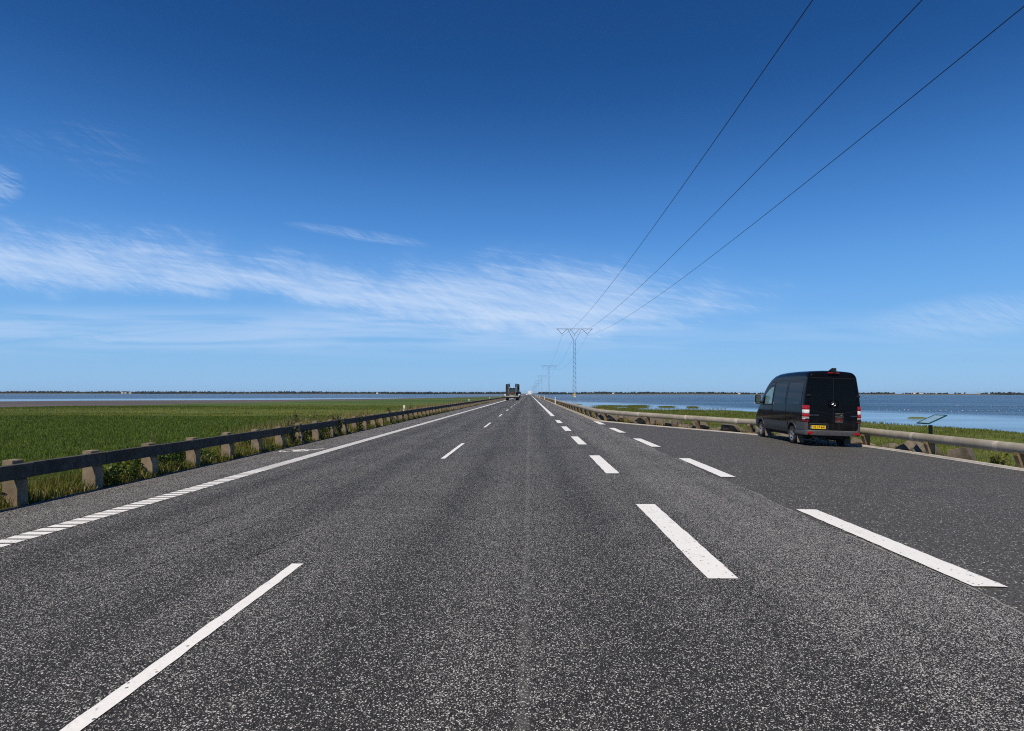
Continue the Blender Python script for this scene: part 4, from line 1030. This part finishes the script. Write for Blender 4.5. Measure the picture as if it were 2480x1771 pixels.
md = body.modifiers.new('arch', 'BOOLEAN'); md.object = cut; md.operation = 'DIFFERENCE'; md.solver = 'EXACT'
dg = bpy.context.evaluated_depsgraph_get(); dg.update()
me = bpy.data.meshes.new_from_object(body.evaluated_get(dg)); body.modifiers.clear(); body.data = me; me.name = 'body'
bpy.data.objects.remove(cut)
body.data.set_sharp_from_angle(angle=R(32)); body.parent = van

def side_pt(y, z, off=.004, s=-1):
    f = max(0.0, 1 - y / .6)
    return (s * (hw(z) * plan(y) + off), y + lean(z) * f, z)
def side_patch(name, m, y0, y1, lo, hi, off=.004, s=-1, r=0.0, ny=24, nz=10, parent=None):
    P = []
    for k in range(ny + 1):
        t = k / ny
        if r: t = .5 - .5 * math.cos(math.pi * t)
        y = y0 + (y1 - y0) * t
        a = lo(y) if callable(lo) else lo; b = hi(y) if callable(hi) else hi
        if r:
            d = min(y - y0, y1 - y)
            if d < r: c = r - math.sqrt(max(0, r * r - (r - d) ** 2)); a += c; b -= c
        P.append([side_pt(y, a + (b - a) * j / nz, off, s) for j in range(nz + 1)])
    return MB().grid(P).build(name, m, parent or van, 60)
def rear_pt(x, z, off=.004): return (x, lean(z) - off, z)
def rear_patch(name, m, x0, x1, z0, z1, off=.004, r=0.0, nx=14, nz=14, parent=None):
    P = []
    for k in range(nz + 1):
        t = k / nz
        if r: t = .5 - .5 * math.cos(math.pi * t)
        z = z0 + (z1 - z0) * t; a = x0(z) if callable(x0) else x0; b = x1(z) if callable(x1) else x1
        if r:
            d = min(z - z0, z1 - z)
            if d < r: c = r - math.sqrt(max(0, r * r - (r - d) ** 2)); a += c; b -= c
        P.append([rear_pt(a + (b - a) * j / nx, z, off) for j in range(nx + 1)])
    return MB().grid(P).build(name, m, parent or van, 60)
for s in (-1, 1):
    # blind window panels, stamped into the load bay side
    gl = dict(s=s)
    dr = side_patch('sliding_door', 'van_paint', 1.93, 3.38, .86, 2.38, .003, r=.05, **gl)
    side_patch('door_panel', 'tint', 2.02, 3.26, 1.52, 2.31, .009, r=.09, parent=dr, **gl)
    side_patch('side_panel', 'tint', .38, 1.80, 1.52, 2.33, .007, r=.09, **gl)
    side_patch('roof_rail_groove', 'gap', .30, 3.7, lambda y: 2.44, lambda y: 2.452, .004, nz=1, **gl)
    side_patch('roof_rail_groove', 'gap', .30, 3.9, lambda y: 2.385, lambda y: 2.395, .004, nz=1, **gl)
    # cab door with its window
    cd_ = side_patch('cab_door', 'van_paint', 3.46, 4.70, .86, lambda y: min(2.36, ztop(y) - .34), .003, **gl)
    def wtop(y): return float(np.interp(y, [3.5, 3.8, 4.1, 4.45, 4.85], [2.24, 2.21, 2.10, 1.86, 1.56]))
    side_patch('window_seal', 'gap', 3.49, 4.86, 1.42, lambda y: wtop(y) + .035, .007, ny=30, parent=cd_, **gl)
    side_patch('window', 'cab_glass', 3.54, 4.42, lambda y: 1.50 - .05 * (y - 3.5), lambda y: wtop(y) - .02, .011, ny=30, parent=cd_, **gl)
    side_patch('quarter_light', 'tint', 4.47, 4.80, 1.46, lambda y: wtop(y) - .01, .011, parent=cd_, **gl)
    MB().box((s * 1.008, 3.62, 1.24), (.03, .19, .045), bev=.012).build('handle', 'gap', cd_)
    for y in (1.90, 3.42): side_patch('door_gap', 'gap', y - .006, y + .006, .62, 2.40, .006, ny=1, nz=24, **gl)
    side_patch('door_gap', 'gap', 4.52, 4.532, .9, 1.40, .006, ny=1, **gl)
    # swage line from the front arch up to the tail light
    side_patch('swage_line', 'gap', .2, 4.5, lambda y: 1.20 - .0125 * max(0, y - 1.6) ** 2.0, lambda y: 1.212 - .0125 * max(0, y - 1.6) ** 2.0, .006, ny=40, nz=1, **gl)
    MB().box((s * 1.0, 3.30, 1.52), (.025, .05, .03)).build('lock_cover', 'sticker_grey', van)
    # lower cladding between and beside the wheels
    def lo_(y): return .425
    for (y0, y1) in ((1.72, 4.45), (5.36, 5.95)): side_patch('side_cladding', 'cladding', y0, y1, lo_, .80, .016, nz=6, **gl)
    side_patch('cladding_strip', 'bumper_plastic', 1.70, 4.47, .795, .812, .018, nz=1, **gl)
    for yw in YW:
        fl = MB(); rows = []
        for k in range(33):
            a = math.pi * (-.06 + 1.12 * k / 32); row = []
            for rr_, of in ((.425, -.06), (.430, .022), (.505, .026), (.520, .004)):
                z = .37 + rr_ * math.sin(a); y = yw + rr_ * math.cos(a)
                row.append(side_pt(y, max(z, .30), of, s))
            rows.append(row)
        fl.grid(rows).build('wheel_arch', 'cladding', van, 50)
    # mirror
    mr = MB().box((s * 1.165, 4.84, 1.66), (.225, .16, .40), bev=.05).build('mirror', 'gap', van, 40)
    MB().box((s * 1.167, 4.755, 1.70), (.165, .012, .25), bev=.005).build('mirror_glass', 'mirror_glass', mr)
    MB().box((s * 1.167, 4.755, 1.525), (.155, .012, .06), bev=.004).build('mirror_glass', 'mirror_glass', mr)
    MB().bar((s * .97, 4.86, 1.50), (s * 1.10, 4.86, 1.56), .035, 8).build('mirror_arm', 'gap', mr)
    MB().box((s * 1.285, 4.86, 1.49), (.03, .07, .035)).build('indicator', 'lens_white', mr)
# rear doors
hr = lambda z: hw(z) * .925
for s, nm in ((-1, 'left'), (1, 'right')):
    a0, a1 = (lambda z: -hr(z) + .055, lambda z: -.006) if s < 0 else (lambda z: .006, lambda z: hr(z) - .055)
    rd = rear_patch('rear_door', 'van_paint', a0, a1, .60, 2.50, .006, r=.05, nz=26)
    b0_, b1_ = (lambda z: -hr(z) + .10, lambda z: -.035) if s < 0 else (lambda z: .035, lambda z: hr(z) - .10)
    rear_patch('rear_window', 'tint', b0_, b1_, 1.50, 2.34, .010, r=.10, nz=26, parent=rd)
    sw = MB(); P = []
    for k in range(17):
        t = k / 16; x_ = s * (.16 + .70 * t); z = 1.22 + .13 * t ** 1.6
        P.append([rear_pt(x_, z - .006, .0085), rear_pt(x_, z + .006, .0085)])
    sw.grid(P).build('crease', 'gap', rd)
    for z in (.98, 1.86):
        MB().box((s * (hr(z) - .02), lean(z) - .012, z), (.13, .05, .075), bev=.015).build('hinge', 'gap', rd)
b = MB(); P = [[rear_pt(-.008, z, .0115), rear_pt(.008, z, .0115)] for z in np.linspace(.62, 2.5, 12)]
b.grid(P).build('door_gap', 'gap', van)
b = MB(); P = [[rear_pt(x_, 2.50, .0075), rear_pt(x_, 2.518, .0075)] for x_ in np.linspace(-.80, .80, 12)]
b.grid(P).build('roof_gap', 'gap', van)
# emblem on its plinth at the door joint
MB().box((0, lean(1.57) - .012, 1.57), (.34, .02, .23), bev=.03).build('emblem_plinth', 'van_paint', van, 40)
eb = MB(); yy_ = lean(1.57) - .026
P = []
for k in range(33):
    a = 2 * math.pi * k / 32; P.append([(.088 * math.sin(a), yy_, 1.57 + .088 * math.cos(a)), (.083 * math.sin(a), yy_ - .008, 1.57 + .083 * math.cos(a)), (.074 * math.sin(a), yy_, 1.57 + .074 * math.cos(a))])
eb.grid(P)
for k in range(3):
    a = 2 * math.pi * k / 3; t = (math.sin(a), math.cos(a)); n_ = (t[1], -t[0])
    tip = (t[0] * .078, yy_ - .004, 1.57 + t[1] * .078); c_ = (0, yy_ - .016, 1.57)
    b1 = math.sin(a + math.pi / 3) * .020, yy_, 1.57 + math.cos(a + math.pi / 3) * .020; b2 = math.sin(a - math.pi / 3) * .020, yy_, 1.57 + math.cos(a - math.pi / 3) * .020
    eb.quad(tip, b1, c_); eb.quad(tip, c_, b2)
eb.build('emblem', 'chrome', van)
# small chrome lettering, too small to read in the photograph
def marks(name, m, fn, L, h, n, seed):
    r_ = random.Random(seed); b = MB(); w = L / n
    for k in range(n):
        a = k * w; k2 = r_.random()
        b.quad(fn(a, 0), fn(a + w * .28, 0), fn(a + w * .28, h), fn(a, h))
        if k2 > .2: b.quad(fn(a, h * .72), fn(a + w * .74, h * .72), fn(a + w * .74, h), fn(a, h))
        if k2 > .5: b.quad(fn(a, 0), fn(a + w * .74, 0), fn(a + w * .74, h * .28), fn(a, h * .28))
        if k2 > .35: b.quad(fn(a + w * .5, 0), fn(a + w * .74, 0), fn(a + w * .74, h), fn(a + w * .5, h))
    o = b.build(name, m, van); return o
marks('badge', 'chrome', lambda a, z: (-.86 + a, lean(1.15) - .012, 1.115 + z), .36, .045, 12, 3)
marks('badge', 'chrome', lambda a, z: (.60 + a, lean(1.15) - .012, 1.115 + z), .22, .04, 8, 5)
marks('side_badge', 'chrome', lambda a, z: side_pt(1.02 - a, 1.545 + z, .014), .48, .05, 9, 6)
# dark sticker with pale lines and a red crest of three arches
st_ = rear_patch('sticker', 'gap', .06, .36, .89, 1.23, .0095)
for z, l in ((1.205, .27), (1.09, .28), (.905, .27)): marks('sticker_line', 'sticker_grey', lambda a, q, z=z, l=l: (.21 - l / 2 + a, lean(z) - .0125, z + q), l, .018, 14, int(z * 100))
MB().quad(*[(.25 + q[0], lean(1.15) - .0125, 1.145 + q[1]) for q in ((0, 0), (.05, .012), (.06, .035), (.015, .02))]).build('sticker_mark', 'sticker_grey', van)
cb = MB()
def arcs(cx, cz, r, w, a0=0, a1=2 * math.pi, n=20):
    cb.grid([[(cx + rr_ * math.cos(a0 + (a1 - a0) * k / n), lean(1) - .0125, cz + rr_ * math.sin(a0 + (a1 - a0) * k / n)) for rr_ in (r, r - w)] for k in range(n + 1)])
arcs(.21, .965, .036, .010); arcs(.125, .965, .034, .010); arcs(.295, .965, .034, .010); arcs(.21, .96, .098, .010, .45, 2.7); arcs(.21, .965, .016, .015)
cb.build('sticker_crest', 'sticker_red', van)
# tail lights wrap the corner
def corner(z, off, s, ys=(.17, .12, .08, .05, .025, .008), xin=.085):
    pts = []
    for y in ys:
        f = max(0.0, 1 - y / .6); pts.append((s * (hw(z) * plan(y) + off), y + lean(z) * f, z))
    x0 = hw(z) * .925
    pts.append((s * (x0 + off * .7), -off * .7 + lean(z), z)); 
    for t in (.33, .66, 1.0): pts.append((s * (x0 - xin * t), -off + lean(z), z))
    return pts
def lens(name, m, z0, z1, s, parent, off=.016, **kw):
    rows = [corner(z0 + .004, off - .012, s, **kw), corner(z0 + .008, off, s, **kw)] + [corner(z, off + .006 * math.sin(math.pi * (z - z0) / (z1 - z0)), s, **kw) for z in np.linspace(z0 + .01, z1 - .01, 5)] + [corner(z1 - .008, off, s, **kw), corner(z1 - .004, off - .012, s, **kw)]
    return MB().grid(rows).build(name, m, parent, 50)
for s in (-1, 1):
    tl = lens('tail_light', 'lens_dark_red', .87, 1.50, s, van, .012)
    for (z0, z1, m_, n_) in ((1.34, 1.495, 'lens_red', 'brake_lens'), (1.19, 1.335, 'lens_white', 'indicator_lens'), (1.075, 1.185, 'lens_red', 'rear_lens'), (.975, 1.03, 'lens_white', 'reversing_lens'), (1.035, 1.07, 'lens_white', 'reversing_lens'), (.88, .97, 'lens_dark_red', 'fog_lens')):
        lens(n_, m_, z0, z1, s, tl, .018)
    for z in (1.42, 1.13, .925): MB().box((s * (hw(z) * .925 - .03), lean(z) - .026, z), (.05, .008, .05), bev=.003).build('lamp_core', 'lens_red', tl)
# rear bumper: a U round the tail
P = []
us = [(.92, .0), (.6, .0), (.35, .0), (.18, .0), (.08, .012), (.02, .02)]
path = [(-(hw(.55) * plan(y) + .018 + e), y) for y, e in us] + [(-.90, -.045), (-.80, -.075)] + [(x_, -.085) for x_ in np.linspace(-.7, .7, 9)] + [(.80, -.075), (.90, -.045)] + [((hw(.55) * plan(y) + .018 + e), y) for y, e in us[::-1]]
for (x_, y) in path:
    d = Vector((x_, y - .4, 0)).normalized(); row = []
    for of, z in ((-.05, .405), (-.004, .41), (.0, .425), (.0, .545), (-.006, .575), (-.03, .592), (-.12, .598)): row.append((x_ + d.x * of, y + d.y * of, z))
    P.append(row)
bp = MB().grid(P).build('bumper', 'bumper_plastic', van, 35)
for s in (-1, 1):
    rows = []
    for z in np.linspace(.58, .875, 8):
        ys = (.80 - max(0, (.78 - z)) * .0, .6, .4, .25, .15, .08, .04, .012); row = corner(z, .018, s, ys, .05 if z > .66 else .05 + (.66 - z) * .9); rows.append(row)
    MB().grid(rows).build('bumper_corner', 'bumper_plastic', bp, 40)
    MB().box((s * .80, -.082, .495), (.19, .02, .085), Matrix.Rotation(s * R(-6), 4, 'Z'), bev=.006).build('reflector', 'lens_red', bp)
# number plate in its recess on the left door
MB().box((-.505, lean(.7) - .012, .70), (.74, .02, .20), bev=.008).build('plate_recess', 'gap', van)
MB().box((-.50, lean(.8) - .02, .822), (.66, .03, .035), bev=.01).build('plate_lamp_bar', 'cladding', van)
pl = MB().box((-.515, -.030, .70), (.52, .012, .125), bev=.006).build('number_plate', 'plate_yellow', van)
MB().box((-.515 - .238, -.0375, .70), (.042, .004, .113)).build('country_band', 'plate_blue', pl)
def text_mesh(name, body_, size, m, mw, parent, width=None):
    cu_ = bpy.data.curves.new(name, 'FONT'); cu_.body = body_; cu_.size = size; cu_.align_x = 'CENTER'; cu_.align_y = 'CENTER'; cu_.extrude = .0012; cu_.offset = size * .012
    t = bpy.data.objects.new(name, cu_); COL.objects.link(t)
    d_ = bpy.context.evaluated_depsgraph_get(); d_.update()
    me_ = bpy.data.meshes.new_from_object(t.evaluated_get(d_)); bpy.data.objects.remove(t)
    w_ = max(v_.co.x for v_ in me_.vertices) - min(v_.co.x for v_ in me_.vertices)
    if width: me_.transform(Matrix.Diagonal((width / w_, 1, 1, 1)))
    me_.transform(mw @ Matrix.Rotation(R(90), 4, 'X')); me_.materials.clear(); me_.materials.append(M[m])
    o = link(bpy.data.objects.new(name, me_)); o.parent = parent; return o
text_mesh('plate_number', 'CE 17 641', .118, 'plate_black', Matrix.Translation((-.493, -.0385, .70)), pl, .42)
text_mesh('country_code', 'DK', .036, 'plate_white', Matrix.Translation((-.753, -.0410, .672)), pl)
sr = MB()
for k in range(12):
    a = 2 * math.pi * k / 12; sr.box((-.753 + .013 * math.cos(a), -.0405, .725 + .013 * math.sin(a)), (.0045, .002, .0045))
sr.build('star_ring', 'plate_yellow', pl)
# high brake light and reversing camera
bl_ = MB().box((0, .075, 2.695), (.40, .06, .04), bev=.015).build('brake_light', 'lens_red', van)
cm = MB(); cm.poly([(-.05, .03, 2.70), (-.05, .42, 2.79), (-.05, .10, 2.885), (-.05, .04, 2.87)], (.13, 0, 0)); cm.build('reversing_camera', 'gap', van)
# wheels
def wheel(s, y):
    r = link(bpy.data.objects.new('wheel', None)); r.parent = van; r.location = (s * .855, y, WR); r.empty_display_size = .2
    if s > 0: r.rotation_euler = (0, 0, math.pi)
    MB().lathe([(.10, .22), (.115, .27), (.108, .325), (.085, .347), (.04, .352), (-.04, .352), (-.085, .347), (-.108, .325), (-.118, .27), (-.108, .225), (-.02, .21), (.10, .22)], 48).build('tyre', 'tyre', r, 40)
    b = MB().lathe([(-.112, .226), (-.104, .214), (-.06, .205), (.05, .2), (.06, .02)], 40)
    b.lathe([(-.100, .001), (-.098, .05), (-.07, .075), (.0, .08)], 24)
    for k in range(5):
        a = 2 * math.pi * k / 5 + .3
        for da in (-.13, .13):
            q = Matrix.Rotation(a + da, 4, 'X') @ Matrix.Translation((-.082, 0, .135)) @ Matrix.Rotation(R(-7), 4, 'Y')
            v0 = bmesh.ops.create_cube(b.bm, size=1)['verts']
            for v_ in v0: v_.co = Vector((v_.co.x * .035, v_.co.y * .030, v_.co.z * .17))
            bmesh.ops.transform(b.bm, matrix=q, verts=v0)
    b.build('rim', 'alloy', r, 35)
    MB().lathe([(-.02, .001), (-.02, .17)], 30).build('brake_disc', 'cladding', r)
for y in YW:
    for s in (-1, 1): wheel(s, y)
for y in YW:
    for s in (-1, 1):
        q = Matrix.Rotation(R(-14), 4, 'X')
        MB().box((s * .83, y - .50, .29), (.25, .022, .44), q, bev=.006).build('mud_flap', 'flap', van)
ub = MB(); ub.box((0, 3.05, .36), (1.5, 5.2, .16)); ub.box((0, 1.25, .33), (1.5, .14, .14)); ub.box((0, 4.92, .30), (1.4, .3, .14)); ub.box((.42, .75, .30), (.34, .8, .18)); ub.box((-.1, 2.0, .27), (.5, 1.2, .14)); ub.box((.05, .12, .36), (1.1, .2, .12))
ub.build('underbody', 'under', van)
MB().bar((-.48, .05, .30), (-.48, .9, .31), .055, 12).build('exhaust_pipe', 'flap', van)

# ------------------------------------------------------------------ far traffic
M['tr_green'] = simple('tractor_bonnet_green', (.42, .42, .12), .5); M['tr_red'] = simple('tractor_red', (.22, .03, .02), .5); M['tr_dark'] = simple('implement_steel_dark', (.010, .010, .010), .6, scale=3, var=.6)
M['tr_brown'] = simple('worn_implement_steel', (.055, .046, .038), .6, scale=3, var=.5); M['tr_bar'] = simple('dusty_steel_beam', (.32, .29, .25), .7)
M['tr_glass'] = simple('tractor_glass', (.03, .045, .045), .05); M['lamp_white'] = simple('work_lamp', (.80, .80, .76), .3, var=.05)
T = empty('tractor', (-4.42, 158, 0), 'dark tractor with a tall folded implement, driving in the left lane', 'tractor'); T.scale = (1.27, 1, 1.06)
for s in (-1, 1):
    for y, r_, w_ in ((0, .62, .50), (2.6, .92, .60)):
        wr = link(bpy.data.objects.new('wheel', None)); wr.parent = T; wr.location = (s * 1.02, y, r_); wr.empty_display_size = .2
        MB().lathe([(-w_ / 2, r_ * .6), (-w_ / 2, r_ * .93), (-w_ * .36, r_), (w_ * .36, r_), (w_ / 2, r_ * .93), (w_ / 2, r_ * .6)], 24).build('tyre', 'tyre', wr, 40)
        MB().lathe([(-w_ * .3, .01), (-w_ * .34, r_ * .6), (w_ * .34, r_ * .6), (w_ * .3, .01)], 20).build('rim', 'tr_red', wr)
    MB().poly([(s * .72, 1.9, .9), (s * .72, 3.5, .9), (s * .72, 3.4, 1.75), (s * .72, 2.0, 1.75)], (s * .62, 0, 0)).build('fender', 'tr_dark', T)
    MB().box((s * 1.42, -.35, 1.30), (.26, .05, .42), bev=.03).build('marker_board', 'lamp_white', T)
    wg = MB()
    for k, (x_, w_, h_) in enumerate(((.66, .26, 2.35), (.95, .22, 2.5), (1.2, .26, 2.55), (1.36, .14, 2.4))): wg.box((s * x_, 3.6 + .2 * k, 1.45 + h_ / 2), (w_, .16, h_))
    for z in (1.9, 2.4, 3.0, 3.5, 3.9): wg.box((s * 1.02, 3.5, z), (.72, .10, .09))
    for k in range(9): wg.bar((s * (.55 + .1 * (k % 2)), 3.55, 1.7 + .27 * k), (s * .82, 3.6, 1.62 + .27 * k), .05, 5)
    wg.bar((s * .55, 3.55, 3.75), (s * .8, 3.55, 4.05), .07, 5); wg.bar((s * .62, 3.55, 3.95), (s * .75, 3.55, 4.15), .06, 5)
    wg.build('folded_wing', 'tr_dark', T)
    MB().box((s * 1.03, 3.45, 2.9), (.13, .06, 2.2)).build('wing_arm', 'tr_brown', T)
    MB().bar((s * 1.25, .9, 1.35), (s * 1.25, .9, 2.35), .03, 5).build('mirror_bracket', 'tr_dark', T)
    MB().box((s * 1.24, .86, 2.2), (.22, .06, .40), bev=.02).build('mirror', 'tr_brown', T)
    MB().box((s * .70, 1.15, 2.20), (.06, .06, 1.5)).build('cab_pillar', 'tr_bar', T)
    MB().box((s * .55, 1.06, 3.02), (.26, .06, .11)).build('work_lamp', 'lamp_white', T)
    MB().bar((s * .62, -.9, .95), (s * .5, .2, 1.0), .09, 6).build('lift_arm', 'tr_dark', T)
MB().box((0, 1.9, 2.15), (1.42, 1.5, 1.5), bev=.06).build('cab', 'tr_glass', T)
MB().box((0, 1.9, 2.98), (1.62, 1.7, .18), bev=.05).build('cab_roof', 'tr_dark', T)
MB().box((0, 1.07, 3.02), (.30, .06, .10)).build('work_lamp', 'lamp_white', T)
MB().box((0, .3, 1.25), (.72, 2.0, .85), bev=.12, taper=.7).build('bonnet', 'tr_green', T)
MB().poly([(-.36, -.74, 1.45), (.36, -.74, 1.45), (.22, -.72, 1.85), (0, -.70, 1.98), (-.22, -.72, 1.85)], (0, 1.6, 0)).build('bonnet_top', 'tr_red', T)
MB().box((0, -.75, 1.62), (.22, .05, .20)).build('grille', 'tr_dark', T)
MB().box((0, 1.2, .8), (.7, 4.2, .5)).build('chassis', 'tr_dark', T)
MB().box((0, -.95, .93), (2.75, .28, .26), bev=.04).build('front_beam', 'tr_bar', T)
MB().box((0, -.9, .68), (2.9, .2, .26)).build('skirt', 'tr_dark', T)
MB().box((1.55, -.8, .85), (.28, .3, .85), Matrix.Rotation(R(8), 4, 'Y')).build('side_disc', 'tr_dark', T)

M['lorry_white'] = simple('white_box_body', (.80, .80, .78), .4, var=.04)
Lr = empty('lorry', (.35, 500, 0), 'white box lorry driving away far ahead in the right lane', 'lorry')
MB().box((0, 3.5, 2.55), (2.5, 7.0, 2.7), bev=.04).build('box_body', 'lorry_white', Lr)
MB().box((0, 8.2, 1.7), (2.3, 1.8, 2.2), bev=.1).build('cab', 'lorry_white', Lr)
MB().box((0, 4.5, .95), (.9, 8.5, .3)).build('chassis', 'tr_dark', Lr)
MB().box((0, .0, .72), (2.45, .12, .35)).build('rear_bumper', 'lorry_white', Lr)
MB().box((0, .06, 1.05), (2.3, .1, .28)).build('lamp_bar', 'tr_dark', Lr)
for s in (-1, 1):
    for y in (1.8, 7.6): MB().lathe([(-.28, .1), (-.28, .5), (.28, .5), (.28, .1)], 20, 'X', (s * .93, y, .5)).build('wheel', 'tyre', Lr)
Cv = empty('car', (-2.75, 640, 0), 'tiny white van coming the other way beside the far lorry', 'van')
MB().poly([(-.9, 0, .35), (.9, 0, .35), (.92, 0, 1.2), (.75, .5, 2.3), (-.75, .5, 2.3), (-.92, 0, 1.2)], (0, 4.6, 0)).build('body', 'lorry_white', Cv)
MB().poly([(-.78, -.02, 1.3), (.78, -.02, 1.3), (.68, .35, 2.0), (-.68, .35, 2.0)], (0, .05, 0)).build('windscreen', 'tr_glass', Cv)
for s in (-1, 1):
    for y in (.9, 3.7): MB().lathe([(-.1, .1), (-.1, .33), (.1, .33), (.1, .1)], 16, 'X', (s * .8, y, .33)).build('wheel', 'tyre', Cv)

# ------------------------------------------------------------------ haze
m, g = mat('haze_air'); M['haze'] = m
pv = g.n('ShaderNodeVolumePrincipled', i={'Color': (.74, .86, 1.0, 1), 'Density': .00004, 'Anisotropy': .2})
o_ = g.n('ShaderNodeOutputMaterial'); g.set(o_.inputs['Volume'], pv.outputs[0])
hz = MB().box((0, 4600, 12.0), (19000, 10400, 31.0)).build('haze', 'haze'); tag(hz, 'thin bluish haze over the sea', 'haze', None, 'stuff')
